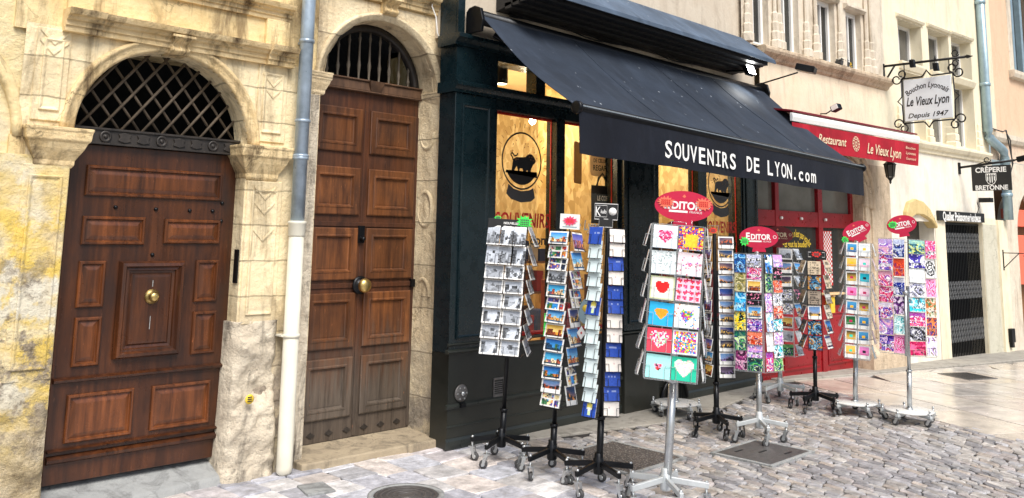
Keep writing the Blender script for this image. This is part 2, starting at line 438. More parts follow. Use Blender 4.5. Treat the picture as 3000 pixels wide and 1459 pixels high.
M['wood_black'] = wood('blackened_carved_wood', (.010, .008, .007), (.05, .04, .032), rough=.45)
M['wood_beam'] = wood('brown_transom_wood', (.045, .022, .012), (.16, .085, .045), rough=.55)
M['paint_dark'] = paint('dark_teal_paint', (.0042, .0125, .0165), (.045, .055, .055), None, .25)
M['paint_low'] = paint('dusty_dark_green_paint', (.0075, .0095, .0078), (.05, .048, .038), (-.1, .55), .36)
M['paint_trim'] = paint('lighter_moulding_paint', (.022, .026, .023), (.09, .09, .075), None, .34, .5)  # riser paint made lighter so the moulding edges show, with more chips
M['paint_red'] = paint('red_door_paint', (.26, .008, .013), (.4, .12, .1), None, .3, .15)
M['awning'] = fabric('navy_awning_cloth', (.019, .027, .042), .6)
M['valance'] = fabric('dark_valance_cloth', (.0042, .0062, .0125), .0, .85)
M['awning_red'] = fabric('red_awning_cloth', (.33, .007, .020), .0)
M['hood'] = fabric('slate_hood_cloth', (.075, .105, .15), .6)
M['black'] = plain('black_metal', (.009, .010, .012), .35, .6, .3, 12, .05)
M['black_matt'] = plain('black_painted_board', (.012, .012, .013), .5)
M['gate_iron'] = plain('grey_gate_iron', (.34, .35, .36), .4, .6, .3, 20)
M['iron'] = plain('wrought_iron', (.016, .015, .015), .5, .5, .4, 20, .1)
M['old_iron'] = plain('rusted_lattice_iron', (.13, .10, .07), .7, .3, .45, 14, .2)
M['baluster'] = plain('painted_baluster_iron', (.14, .115, .085), .6, .2, .4, 14, .15)
M['silver'] = plain('galvanised_steel', (.52, .54, .55), .32, .85, .18, 10, .03)
M['wire'] = plain('bright_wire', (.62, .65, .67), .25, .9, .1)
M['dark_wire'] = plain('dark_wire', (.03, .03, .035), .35, .8, .1)
M['alu'] = plain('white_coated_steel', (.50, .53, .54), .35, .3, .15, 10)
M['disc'] = plain('white_disc_laminate', (.66, .66, .64), .3, 0, .08, 6)
M['rubber'] = plain('grey_rubber', (.05, .05, .052), .6, 0, .3, 30)
M['brass'] = plain('worn_brass', (.62, .45, .17), .34, 1., .3, 30, .05)
M['zinc'] = plain('painted_zinc_pipe', (.34, .42, .50), .34, .35, .35, 7, .05)
M['zinc_light'] = plain('pale_zinc_pipe', (.32, .44, .50), .35, .4, .15, 9)
M['cream_pipe'] = plain('cream_cast_pipe', (.70, .67, .56), .45, 0, .12, 5, .08)
M['white'] = plain('white_paint', (.78, .78, .76), .4, 0, .05)
M['white_ink'] = plain('white_lettering', (.82, .82, .80), .6, 0, .03)
M['black_ink'] = plain('black_lettering', (.01, .01, .012), .5, 0, .1)
M['grey_ink'] = plain('dark_grey_lettering', (.06, .06, .065), .5, 0, .1)
M['red_ink'] = plain('red_lettering', (.55, .02, .015), .5, 0, .1)
M['yellow_ink'] = plain('yellow_lettering', (.75, .52, .04), .5, 0, .1)
M['gold_ink'] = plain('pale_gold_lettering', (.75, .62, .42), .5, 0, .1)
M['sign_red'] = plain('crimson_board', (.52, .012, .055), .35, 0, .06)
M['sign_darkred'] = plain('shaded_crimson_board', (.17, .008, .015), .35, 0, .06)  # darker copy of the crimson board, shade put into its colour
M['orange_star'] = plain('salmon_starburst_card', (.80, .17, .10), .5, 0, .1, 60)
M['pink_star'] = plain('pink_starburst_card', (.85, .05, .16), .5, 0, .1, 60)
M['red_star'] = plain('red_starburst_card', (.85, .04, .03), .5, 0, .1, 60)
M['green_star'] = plain('fluorescent_green_card', (.05, .80, .10), .5, 0, .1, 60)
M['sign_white'] = plain('pale_blue_white_board', (.78, .84, .88), .4, 0, .05, 5)
M['dark_void'] = plain('dark_interior', (.004, .004, .005), .9, 0, .2)  # near-black colour stands in for the shade inside openings
M['glass'] = glassmat('window_glass')
M['dark_glass'] = plain('dark_window_glass', (.035, .036, .034), .06, 0, .4, 2)
M['grey_glass'] = plain('grey_reflecting_glass', (.13, .125, .11), .12, 0, .35, 3)  # mottled grey puts the reflections of the panes into the colour
M['osb'] = None
def osb():
    m, nt, b = newmat('chipboard_wall'); v = coords(nt)
    vo = nd(nt, 'ShaderNodeTexVoronoi'); vo.inputs['Scale'].default_value = 22.; nt.links.new(coords(nt, (1, 1, .55), (0, .5, 0)), vo.inputs['Vector'])
    c = ramp(nt, vo.outputs['Color'], [(.2, (.42, .28, .10)), (.5, (.56, .40, .17)), (.8, (.70, .55, .28))])
    c = mixn(nt, ramp(nt, noise(nt, v, 12, 5), [(.4, (0,)*3), (.7, (.4,)*3)]), c, (.42, .25, .07))
    nt.links.new(c, b.inputs['Base Color']); b.inputs['Roughness'].default_value = .6; return m
M['osb'] = osb()
M['shelf'] = plain('shelf_wood', (.22, .10, .035), .5, 0, .3)
M['tan_wood'] = plain('tan_board', (.70, .50, .27), .5, 0, .15)
M['card'] = colattr('printed_card', .35, spec=.4)
M['cobble'] = colattr('granite_cobbles', .45, .9, 30, .45, .5)
M['tile'] = colattr('wet_paving_slabs', .22, .12, 14, .6, .28)
M['mortar'] = plain('sandy_joint', (.030, .027, .025), .85, 0, .4, 14, .4)
M['ground'] = plain('bare_ground', (.11, .105, .10), .8, 0, .3, 3, .3)
M['concrete'] = stone('pavement_concrete', (.36, .34, .30), (.29, .27, .235), (.12, .11, .10), .55, None, None, .35)
M['castiron'] = plain('cast_iron_cover', (.135, .128, .125), .45, .5, .3, 30, .3)
M['tread'] = None
def tread():
    m, nt, b = newmat('raised_tread_plate'); v = coords(nt)
    vo = nd(nt, 'ShaderNodeTexVoronoi', feature='F1'); vo.inputs['Scale'].default_value = 55.; nt.links.new(v, vo.inputs['Vector'])
    c = ramp(nt, vo.outputs['Distance'], [(.1, (.42, .38, .35)), (.45, (.09, .083, .08))])
    nt.links.new(c, b.inputs['Base Color']); b.inputs['Roughness'].default_value = .5; b.inputs['Metallic'].default_value = .3
    bump(nt, b, vo.outputs['Distance'], .8, .006).invert = True; return m
M['tread'] = tread()

# ------------------------------------------------------------------ camera, light
CAM_Z = 1.6
def setup_camera():
    yaw, pitch, roll = 0.77741608, 0.14344114, 0.01811372
    f = Vector((math.sin(yaw)*math.cos(pitch), math.cos(yaw)*math.cos(pitch), math.sin(pitch)))
    r0 = Vector((math.cos(yaw), -math.sin(yaw), 0)); u0 = r0.cross(f)
    r = r0*math.cos(roll)+u0*math.sin(roll); u = -r0*math.sin(roll)+u0*math.cos(roll)
    cam = bpy.data.cameras.new('camera'); o = bpy.data.objects.new('camera', cam); col.objects.link(o)
    m = Matrix((r, u, -f)).transposed().to_4x4(); m.translation = (0, 0, CAM_Z)
    o.matrix_world = m
    cam.sensor_width = 36; cam.lens = 30.; cam.shift_y = -(729.5-326.49)/3000
    cam.clip_start = .05; cam.clip_end = 400
    scene.camera = o
setup_camera()
W = bpy.data.worlds.new('World'); scene.world = W; W.use_nodes = True
nt = W.node_tree; bg = nt.nodes['Background']
sky = nt.nodes.new('ShaderNodeTexSky'); sky.sky_type = 'NISHITA'; sky.sun_disc = False
SUN_EL, SUN_AZ = R(52), R(205)      # azimuth from +Y, clockwise
sky.sun_elevation = SUN_EL; sky.sun_rotation = SUN_AZ; sky.air_density = 1.; sky.dust_density = 3.; sky.ozone_density = .7
nt.links.new(sky.outputs[0], bg.inputs[0]); bg.inputs[1].default_value = .15
sl = bpy.data.lights.new('sun', 'SUN'); sl.energy = 4.2; sl.angle = R(32); sl.color = (1., .965, .905)
so = bpy.data.objects.new('sun', sl); col.objects.link(so)
sd = Vector((math.sin(SUN_AZ)*math.cos(SUN_EL), math.cos(SUN_AZ)*math.cos(SUN_EL), math.sin(SUN_EL)))
so.rotation_euler = sd.to_track_quat('Z', 'Y').to_euler()
scene.view_settings.view_transform = 'Standard'; scene.view_settings.look = 'None'; scene.view_settings.exposure = 0
scene.render.engine = 'CYCLES'
scene.cycles.max_bounces = 6; scene.cycles.transparent_max_bounces = 8

# ------------------------------------------------------------------ ground
def gz(x): return -.022*max(0., x-9.)
mb = MB()
xs = [-40, -10, 0, 4, 9, 12, 16, 22, 40, 80]; ys = [-40, -10, 0, 3, 6, 12, 60]
mb.add([(x, y, gz(min(x, 30))-.035) for y in ys for x in xs], [(j*10+i, j*10+i+1, j*10+11+i, j*10+10+i) for j in range(6) for i in range(9)])
tag(mb.build('ground', M['ground']), kind='structure')

def stone_block(mb, P, z, c, ins=.008, drop=.02, cut=0.):
    """one paving stone: quad P (ccw) with worn corners and a rounded edge"""
    if cut:
        Q = []
        for i in range(4):
            p, q, r_ = P[i-1], P[i], P[(i+1) % 4]
            for o_, s_ in ((p, 1), (r_, 0)):
                L = math.hypot(o_[0]-q[0], o_[1]-q[1]) or 1; k = min(.4, cut*random.uniform(.5, 1.5)/L); Q.append((q[0]+(o_[0]-q[0])*k, q[1]+(o_[1]-q[1])*k))
        P = Q
    n = len(P); cx = sum(p[0] for p in P)/n; cy = sum(p[1] for p in P)/n
    sx_, sy_ = random.uniform(-.035, .035), random.uniform(-.035, .035)
    def ring(k, zz):
        out = []
        for p in P:
            d = math.hypot(p[0]-cx, p[1]-cy) or 1; q = max(0., 1-k/d)
            x, y = cx+(p[0]-cx)*q, cy+(p[1]-cy)*q
            out.append((x, y, zz+gz(p[0])+((x-cx)*sx_+(y-cy)*sy_ if cut else 0)))
        return out
    v = ring(.003, z-drop)+ring(.004, z-.010)+ring(.004+ins*.4, z-.003)+ring(.004+ins, z)
    f = []
    for l in range(3): f += [(l*n+i, l*n+(i+1) % n, l*n+n+(i+1) % n, l*n+n+i) for i in range(n)]
    mb.add(v, f, c, bool(cut)); k_ = len(mb.v)-len(v)
    mb.f.append(tuple(k_+3*n+i for i in range(n))); mb.c.append(c); mb.sm.append(False)
def kfan(u): return .03+.44*clamp((u-4.2)/4.2)
def xy(u, t): return (u-kfan(u)*max(0., t)+.004*math.sin(9*t+u*5), 5.0-t)
PAL = [(.43, .43, .445), (.36, .36, .385), (.46, .445, .435), (.47, .425, .39), (.30, .30, .325), (.45, .455, .485), (.50, .485, .47), (.43, .40, .40)]
HOLES = [(4.86, 5.52, 3.74, 4.42), (5.80, 6.43, 3.20, 3.69), (2.98, 3.22, 4.72, 4.97)]
def in_hole(x, y, m=.0):
    if any(a-m < x < b+m and c-m < y < d+m for a, b, c, d in HOLES): return True
    return math.hypot(x-3.44, y-4.36) < .22+m
mb = MB(); u = 1.2
while u < 9.46:
    big = u < 5.1
    w = random.uniform(.20, .30) if u < 4.4 else (random.uniform(.12, .17) if u < 5.2 else random.uniform(.074, .094))
    if u+w > 9.46: w = max(.06, 9.47-u)
    t = -.36+random.uniform(-.2, 0)
    while t < 4.3:
        L = random.uniform(.22, .40) if u < 4.4 else (random.uniform(.14, .24) if u < 5.2 else random.uniform(.10, .165))
        jj = .012 if u > 4.6 else .009; j = [random.uniform(-jj, jj) for _ in range(8)]
        a = xy(u+j[0], t+L+j[1]); b = xy(u+w+j[2], t+L+j[3]); c = xy(u+w+j[4], t+j[5]); d = xy(u+j[6], t+j[7])
        mx, my = (a[0]+c[0])/2, (a[1]+c[1])/2
        strip = my > 4.99-.16*clamp((mx-4.7)/1.)-.30*clamp((mx-5.)/1.5)*(1-clamp((mx-7.2)/1.6)) and mx > 4.9
        if not in_hole(mx, my, -.07) and not strip and my < 5.36:
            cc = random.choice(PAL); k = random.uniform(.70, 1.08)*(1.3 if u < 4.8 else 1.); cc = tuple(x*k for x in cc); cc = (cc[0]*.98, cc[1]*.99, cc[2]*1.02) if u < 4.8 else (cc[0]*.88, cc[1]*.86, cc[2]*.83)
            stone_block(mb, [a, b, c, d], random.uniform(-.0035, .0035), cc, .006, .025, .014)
        t += L
    u += w
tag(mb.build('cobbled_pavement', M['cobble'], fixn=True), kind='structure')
mb = MB()
P = []
gx = [1+.5*i for i in range(23)]
mb.add([(x, y, gz(x)-.013) for y in (-2, 1, 3, 5, 6) for x in gx], [(j*23+i, j*23+i+1, j*23+24+i, j*23+23+i) for j in range(4) for i in range(22)])
tag(mb.build('road_joints', M['mortar']), kind='structure')

# wet slabs of the square beyond the cobbles
mb = MB(); O = Vector((9.0, 4.05)); e1 = Vector((.882, -.471)); e2 = Vector((-.471, -.882))
TP = [(.54, .48, .41), (.58, .52, .44), (.48, .45, .41), (.55, .50, .45), (.51, .48, .44), (.60, .55, .48)]
for i in range(-1, 15):
    off = random.uniform(-.4, .4); a0 = i*.62
    for j in range(-9, 9):
        b0 = j*.95+off
        q = [O+e1*(a0+.004)+e2*(b0+.004), O+e1*(a0+.004)+e2*(b0+.946), O+e1*(a0+.616)+e2*(b0+.946), O+e1*(a0+.616)+e2*(b0+.004)]
        m_ = (q[0]+q[2])/2
        # stay on the street side of the kerb and right of the cobbles
        if a0 < -.01: continue
        ky = lambda x: 4.97-.206*(x-9.45)
        q = [Vector((p.x, min(p.y, ky(p.x)))) for p in q]
        if q[0].y+q[2].y < -8 or max((q[1]-q[0]).length, (q[2]-q[1]).length) < .05: continue
        if abs((q[2]-q[0]).cross(q[3]-q[1]) if False else (q[2].x-q[0].x)*(q[3].y-q[1].y)-(q[2].y-q[0].y)*(q[3].x-q[1].x)) < .02: continue
        k = random.uniform(.85, 1.12)
        stone_block(mb, [tuple(p) for p in q], random.uniform(-.001, .001), tuple(x*k for x in random.choice(TP)), .003, .02)
tag(mb.build('wet_stone_paving', M['tile']), kind='structure')

# pavement in front of the shop and along the next buildings
mb = MB()
def slab(mb, poly, z0, z1):
    n = len(poly)
    mb.add([(x, y, z0+gz(x)) for x, y in poly]+[(x, y, z1+gz(x)) for x, y in poly],
           [tuple(range(n))[::-1], tuple(range(n, 2*n))]+[(i, (i+1) % n, (i+1) % n+n, i+n) for i in range(n)])
slab(mb, [(4.75, 5.2), (4.9, 4.93), (5.65, 4.76), (6.4, 4.56), (7.2, 4.56), (8.4, 4.78), (9.3, 4.96), (9.3, 5.2)], -.03, .004)
tag(mb.build('shop_pavement', M['concrete'], bevel=.004), kind='structure')
mb = MB()
pts = [(9.32, 5.3), (9.32, 4.985), (10.5, 4.74), (12, 4.45), (13.5, 4.15), (15, 3.9), (19, 3.0), (19, 5.2)]
slab(mb, pts, -.06, .022)
tag(mb.build('raised_sidewalk', M['concrete'], bevel=.008), kind='structure')

# covers let into the ground
def plate(name, label, cat, x0, x1, y0, y1, mat, frame=True, skew=0):
    t = thing(name, label, cat, ((x0+x1)/2, (y0+y1)/2, 0))
    m = MB(); m.box(x0+.02, x1-.02, y0+.02, y1-.02, -.03, .011)
    m.build('cover_plate', mat, t, .003)
    if frame:
        m = MB()
        m.box(x0-.01, x1+.01, y0-.01, y0+.019, -.03, .013); m.box(x0-.01, x1+.01, y1-.019, y1+.01, -.03, .013)
        m.box(x0-.01, x0+.019, y0+.0195, y1-.0195, -.03, .013); m.box(x1-.019, x1+.01, y0+.0195, y1-.0195, -.03, .013)
        m.build('cover_frame', M['sill_grey'], t, .002)
    return t
tr = plate('tread_cover', 'studded grey metal cover plate among cobbles behind the three black racks', 'cover plate', 4.86, 5.52, 3.74, 4.42, M['tread'])
pc = plate('access_cover', 'flat dark square access cover in the open cobbles', 'access cover', 5.80, 6.43, 3.20, 3.69, M['castiron'])
m = MB()
for (x, y) in ((6.0, 3.58), (6.23, 3.3), (6.12, 3.45)): m.box(x-.05, x+.05, y-.008, y+.008, .010, .0135)
m.build('lifting_slot', M['black'], pc)
m = MB(); m.add([(2.99, 4.75, -.02), (3.17, 4.72, -.02), (3.21, 4.93, -.02), (3.04, 4.965, -.02), (2.99, 4.75, .012), (3.17, 4.72, .012), (3.21, 4.93, .012), (3.04, 4.965, .012)],
    [(0,3,2,1),(4,5,6,7),(0,1,5,4),(1,2,6,5),(2,3,7,6),(3,0,4,7)]); tag(m.build('slate_flagstone', M['sill_grey'], None, .004), 'small broken slate slab set by the foot of the cream drainpipe', 'paving stone')
mh = thing('round_manhole', 'round ribbed cast iron manhole cover in the pavement', 'manhole cover', (3.44, 4.36, 0))
m = MB(); m.lathe((3.44, 4.36, 0), [(.20, -.03), (.20, .008), (.01, .008)], 40); m.build('manhole_lid', M['castiron'], mh, fixn=True)
m = MB()
for r in (.05, .085, .12, .155, .185):
    m.lathe((3.44, 4.36, 0), [(r-.008, .006), (r-.006, .0115), (r+.006, .0115), (r+.008, .006)], 40)
m.build('raised_ring', M['castiron'], mh)
m = MB(); m.lathe((3.44, 4.36, 0), [(.203, -.03), (.203, .0125), (.235, .0125), (.235, -.03)], 40); m.build('manhole_frame', M['sill_grey'], mh)

dg_ = thing('drain_grate', 'dark slotted drain cover among the wet slabs by the cream building', 'drain cover', (11.9, 3.85, gz(11.9)))
q = [(11.84, 4.18), (11.53, 3.70), (12.07, 3.54), (12.32, 3.99)]
m = MB(); m.add([(x, y, gz(x)-.02) for x, y in q]+[(x, y, gz(x)+.006) for x, y in q], [(3, 2, 1, 0), (4, 5, 6, 7), (0, 1, 5, 4), (1, 2, 6, 5), (2, 3, 7, 6), (3, 0, 4, 7)]); m.build('cover_plate', M['castiron'], dg_, .004)
m = MB()
for k in range(1, 9):
    t = k/9; a = [q[0][i]*(1-t)+q[3][i]*t for i in (0, 1)]; b = [q[1][i]*(1-t)+q[2][i]*t for i in (0, 1)]
    a, b = [[u_[i]*.9+w_[i]*.1 for i in (0, 1)] for u_, w_ in ((a, b), (b, a))]
    m.bar((a[0], a[1], gz(a[0])+.007), (b[0], b[1], gz(b[0])+.007), .018, .003)
m.build('slot', M['black'], dg_)

# ------------------------------------------------------------------ old stone building with two doorways
YF, YB = 5.35, 5.48
A = thing('stone_building', 'old golden stone building with two arched wooden doorways', 'building', (2.2, 5.6, 0))
# first doorway wall
m = MB(); m.box(1.29, 1.6555, YF-.004, YF+.06, -.03, 2.0); m.build('limewashed_jamb', M['stone_left'], A)
m = MB(); m.arch_wall(1.36, 3.24, .0, 2.76, 2.209, .55, 2.16, YF, 5.535)
m.box(2.80, 3.27, YF+.012, 5.5, 0, 4.6); m.box(2.95, 3.27, 5.5, 5.9, 0, 4.6)
m.build('doorway_wall', M['stone_door'], A)
m = MB(); m.box(1.30, 3.262, YF+.006, 5.8, 2.72, 4.6); m.build('upper_wall', M['stone_gold'], A)
m = MB(); m.box(-1.6, 1.37, YF+.03, 5.9, -.05, 4.6); m.build('side_wall', M['stone_left'], A)
# neighbouring blind arch at the very left
m = MB(); m.arc_sweep(.74, 2.1, [(.60, .0), (.60, .035), (.635, .05), (.66, .02), (.675, .02), (.675, -.02)], YF+.03, 0, PI, 30)
m.box(1.33, 1.415, YF-.002, YF+.1, 1.95, 2.11); m.build('blind_arch', M['stone_gold'], A)
# pilasters
def pil(x0, x1, z0, z1, nm='pilaster', mat='stone_door'):
    m = MB(); m.box(x0, x1, YF-.012, YF+.1, z0, z1)
    w = .035
    m.panel(x0+w, x1-w, z0+.06, z1-.06, YF-.0125, [(0, .0), (0, .012), (.012, .012), (.02, .002), (.03, .001)])
    return m.build(nm, M[mat], A, .004)
pil(1.41, 1.655, .75, 1.95, 'pilaster', 'stone_left'); pil(2.775, 3.035, .98, 1.93); pil(1.42, 1.60, 2.2, 2.74, 'upper_pilaster'); pil(2.81, 3.03, 2.2, 2.74, 'upper_pilaster')
# chevron carvings on the pilasters
for (cx, zs) in ((2.905, (1.84, 1.74, 1.56)), (2.92, (2.62, 2.54)), (1.51, (2.68, 2.62))):
    for z in zs:
        m = MB(); m.prism([(cx-.08, z+.06), (cx-.08, z+.04), (cx, z-.04), (cx+.08, z+.04), (cx+.08, z+.06), (cx, z-.018)], YF-.020, YF-.008); m.build('chevron_carving', M['stone_door'], A, .003)
CAPL = [(0, 0), (.02, .012), (.045, .012), (.06, .02), (.115, .05), (.15, .062), (.165, .075), (.215, .08), (.222, .085), (.24, .085)]
for x0, x1 in ((1.47, 1.665), (2.765, 2.985)):
    m = MB(); m.stack(x0, x1, YF-.005, 5.6, [(1.935+z*.96, p) for z, p in CAPL]); m.build('capital', M['stone_cap'], A, .003)
# eroded bases
def rough_block(x0, x1, y0, y1, z0, z1, amp=.02, n=16, name='eroded_base', taper=.0, seed=1, mat='stone_rough'):
    from mathutils import noise as mn
    m = MB(); nx, nz = n, int(n*(z1-z0)/(x1-x0))
    v = []; f = []
    prof = [(x0, y1), (x0, (y0+y1)/2)]+[(x0+(x1-x0)*i/nx, y0) for i in range(nx+1)]+[(x1, (y0+y1)/2), (x1, y1)]
    k = len(prof)
    for j in range(nz+1):
        z = z0+(z1-z0)*j/nz; wd = taper*(1-j/nz)**2
        for i, (x, y) in enumerate(prof):
            cx = (x0+x1)/2; s = (x-cx)/((x1-x0)/2)
            d = mn.fractal(Vector((x*5+seed, y*5, z*5)), .9, 2., 5)*amp
            edge = -.03*abs(s)**6
            v.append((x+s*wd, y-(d+wd+edge if y < y1-.01 else 0), z))
    for j in range(nz):
        for i in range(k-1): f.append((j*k+i, j*k+i+1, (j+1)*k+i+1, (j+1)*k+i))
    f.append(tuple(nz*k+i for i in range(k)))
    m.add(v, f, None, True)
    return m.build(name, M[mat], A)
rough_block(2.735, 3.05, YF-.035, 5.6, -.03, 1.0, .05, 22, taper=.03)
rough_block(1.385, 1.656, YF-.02, 5.6, -.03, .80, .03, 14, taper=.01, seed=4, mat='stone_left')
# archivolt, keystone, entablature
m = MB(); m.arc_sweep(2.209, 2.16, [(.55, -.02), (.55, .012), (.565, .02), (.60, .02), (.605, .03), (.622, .034), (.632, .02), (.634, -.01)], YF, 0, PI, 44); m.build('archivolt', M['stone_cap'], A)
def keystone(cx, z0, z1, y, w, name='keystone'):
    m = MB(); n = 10; prof = []
    for i in range(n+1):
        t = i/n; z = z0+(z1-z0)*t
        prof.append((y-.03-.05*t-.018*math.sin(t*PI*2.4), z))
    poly = prof+[(y+.1, z1), (y+.1, z0)]
    m.prismx(poly, cx-w/2, cx+w/2)
    for dx in (-w/2+.012, w/2-.012, 0): m.prismx([(p[0]-.008, p[1]) for p in prof]+[(y, z1), (y, z0)], cx+dx-.008, cx+dx+.008)
    m.box(cx-w/2-.012, cx+w/2+.012, y-.105, y+.1, z1+.0005, z1+.018)
    return m.build(name, M['stone_cap'], A, .003)
keystone(2.236, 2.70, 2.80, YF, .125)
def entab(x0, x1, z, y, sc=1., name='entablature'):
    m = MB()
    pr = [(0, 0), (-.02, 0), (-.02, .03), (-.032, .034), (-.032, .062), (-.05, .068), (-.06, .085), (-.085, .092), (-.095, .112), (-.10, .125), (0, .132)]
    m.prismx([(y+a*sc, z+b*sc) for a, b in pr]+[(y+.1, z+.132*sc), (y+.1, z)], x0, x1)
    return m.build(name, M['stone_cap'], A)
entab(1.555, 2.98, 2.735, YF-.02); entab(2.84, 3.04, 2.731, YF-.05, 1.02); entab(1.545, 1.75, 2.732, YF-.04, 1.02)
entab(1.9, 3.03, 3.06, YF, .9, 'upper_cornice')
for q in ((2.84, 3.02, 2.87, 3.06), (1.56, 1.74, 2.87, 4.)):
    m = MB(); m.box(q[0], q[1], YF-.03, YF+.02, q[2], q[3]); m.build('frieze_block', M['stone_gold'], A, .006)
# ---- first door
D1 = 5.48
def s1(x, z): return x*.921, 1.6+(z-1.6)*.921
def rect1(x0, z0, x1, z1):
    a, b = s1(x0, z0), s1(x1, z1); return a[0], b[0], a[1], b[1]
door = MB(); x0, x1, z0, z1 = 1.70, 2.765, .135, 2.10
door.box(x0, x1, D1, D1+.06, z0, z1)
d1 = door.build('wooden_door', M['wood_red'], A, .004)
d1['label'] = 'dark red-brown panelled door under the lattice fanlight'
RAISE = [(0, 0), (0, .012), (.006, .018), (.016, .018), (.022, .004), (.026, .004), (.05, .014), (.055, .015)]
for q in ((1.945, 1.805, 2.885, 2.005), (1.948, 1.487, 2.353, 1.672), (2.487, 1.497, 2.892, 1.664), (1.95, 1.085, 2.118, 1.381), (1.955, .715, 2.12, 1.023),
          (2.732, 1.09, 2.90, 1.381), (2.736, .73, 2.908, 1.023), (1.95, .25, 2.365, .545), (2.486, .253, 2.90, .543)):
    m = MB(); a = rect1(*q); m.panel(*a, D1, RAISE); m.build('door_panel', M['wood_red_panel'], d1)
m = MB(); m.panel(*rect1(2.203, .742, 2.643, 1.378), D1, [(0, 0), (0, .02), (.012, .045), (.03, .05), (.042, .03), (.055, .032), (.06, .018), (.075, .012), (.085, .02), (.1, .022)]); m.build('centre_panel', M['wood_red'], d1)
m = MB()
for zz, h in ((.642, .022), (.165, .03), (.215, .014)):
    z = 1.6+(zz-1.6)*.921; m.prismx([(D1, z-h), (D1-.028, z-h*.6), (D1-.034, z), (D1-.012, z+h*.5), (D1, z+h*.6)], 1.71, 2.745)
m.build('door_rail', M['wood_red'], d1)
m = MB(); cx, cz = s1(2.429, 1.141)
m.lathe((cx, D1-.022, cz), [(.046, 0), (.046, .006), (.036, .010), (.034, .016), (.022, .02), (.028, .034), (.030, .045), (.019, .055), (.004, .058)], 20, 'y'); m.build('door_knob', M['brass'], d1)
for (x, z) in ((1.02/1.0+1.13, 1.735), (2.42, 1.73), (2.66, 1.728), (2.83, 1.73), (2.90, 1.79), (2.9, 1.66), (2.42, 1.42), (2.05, .37)):
    m = MB(); q = s1(x, z); m.lathe((q[0], D1, q[1]), [(.013, 0), (.012, .008), (.005, .014)], 10, 'y'); m.build('iron_stud', M['black'], d1)
m = MB(); m.box(cx-.002, cx+.002, D1-.0235, D1-.021, cz-.20, cz-.12); m.build('pale_scratch', M['sill_grey'], d1)
m = MB(); m.box(cx-.002, cx+.002, D1-.0235, D1-.021, cz+.06, cz+.10); m.build('pale_scratch', M['sill_grey'], d1)
# transom and lattice fanlight
m = MB(); a = rect1(1.80, 2.15, 3.04, 2.26); m.box(1.665, 2.755, D1-.03, D1+.06, 2.102, 2.20)
for i in range(9):
    x = 1.76+i*.115
    if i % 3 == 1: m.lathe((x, D1-.03, 2.15), [(.036, 0), (.036, .01), (.024, .012), (.022, .004), (.012, .004), (.01, .012), (.002, .013)], 16, 'y')
    else: m.prism([(x-.04, 2.13), (x, 2.118), (x+.04, 2.13), (x+.03, 2.15), (x+.04, 2.172), (x, 2.182), (x-.04, 2.172), (x-.03, 2.15)], D1-.04, D1-.029)
m.box(1.665, 2.755, D1-.042, D1-.029, 2.188, 2.202); m.box(1.665, 2.755, D1-.042, D1-.029, 2.1, 2.112)
m.build('carved_transom', M['wood_black'], A, .002)
m = MB(); n = 40; cx, zs, r = 2.209, 2.17, .553
def clip_line(px, pz, dx, dz):
    """segment of a line inside the fanlight"""
    b = (px-cx)*dx+(pz-zs)*dz; c = (px-cx)**2+(pz-zs)**2-r*r; disc = b*b-c
    if disc <= 0: return None
    t0, t1 = -b-disc**.5, -b+disc**.5
    if abs(dz) > 1e-6:
        tz = (2.2-pz)/dz
        if dz > 0: t0 = max(t0, tz)
        else: t1 = min(t1, tz)
    if t1-t0 < .03: return None
    return (px+dx*t0, pz+dz*t0), (px+dx*t1, pz+dz*t1)
dxa, dza = math.cos(R(52)), math.sin(R(52))
for k in range(-12, 13):
    for sgn, yy in ((1, D1+.03), (-1, D1+.048)):
        q = clip_line(cx+k*.128+.03, 2.2, sgn*dxa, dza)
        if q: m.tube([(q[0][0], yy, q[0][1]), (q[1][0], yy, q[1][1])], .0092, 8)
m.build('lattice_grille', M['old_iron'], A)
m = MB(); m.box(1.2, 3.6, 6.3, 6.34, 0.0, 3.3); m.build('fanlight_dark_sheet', M['dark_void'], A)  # near-black sheet stands in for the darkness behind lattice and door gap
# sill slab of first door
m = MB(); m.add([(1.64, 5.26, -.03), (2.78, 5.32, -.03), (2.78, 5.56, -.03), (1.64, 5.56, -.03), (1.64, 5.29, .03), (2.76, 5.345, .045), (2.76, 5.56, .118), (1.64, 5.56, .118)],
    [(0,3,2,1),(4,5,6,7),(0,1,5,4),(1,2,6,5),(2,3,7,6),(3,0,4,7)]); m.build('door_sill', M['sill_grey'], A, .012, 2)
# stickers and nameplate on the pilaster
m = MB(); m.box(2.748, 2.758, 5.365, 5.415, 1.25, 1.47); m.build('intercom_strip', M['black'], A)
m = MB(); m.lathe((2.84, 5.262, .515), [(.031, 0), (.031, .002), (.001, .002)], 20, 'y'); stk = m.build('round_sticker', M['yellow_ink'], A)
m = MB()
for z in (.528, .515, .502): m.box(2.825, 2.855, 5.2585, 5.2595, z-.004, z+.003)
m.build('sticker_print', M['black_ink'], stk)

# ---- second doorway
D2 = 5.58
m = MB(); m.arch_wall(3.262, 4.425, .0, 3.36, 3.862, .557, 2.68, YF, D2+.02, back=(3.895, .497, 2.75)); m.build('arched_surround', M['stone_jamb'], A)
m = MB(); m.arc_sweep(3.862, 2.68, [(.555, -.01), (.555, .01), (.58, .012), (.588, .024), (.605, .028), (.615, .01), (.618, -.01)], YF, .0, PI, 44); m.build('archivolt', M['stone_jamb'], A)
m = MB(); m.box(3.2, 4.55, YF+.01, 5.9, 3.30, 4.6); m.build('upper_wall', M['stone_gold'], A)
keystone(3.87, 3.28, 3.385, YF-.01, .13)
entab(3.20, 4.45, 3.375, YF-.01, 1.05)
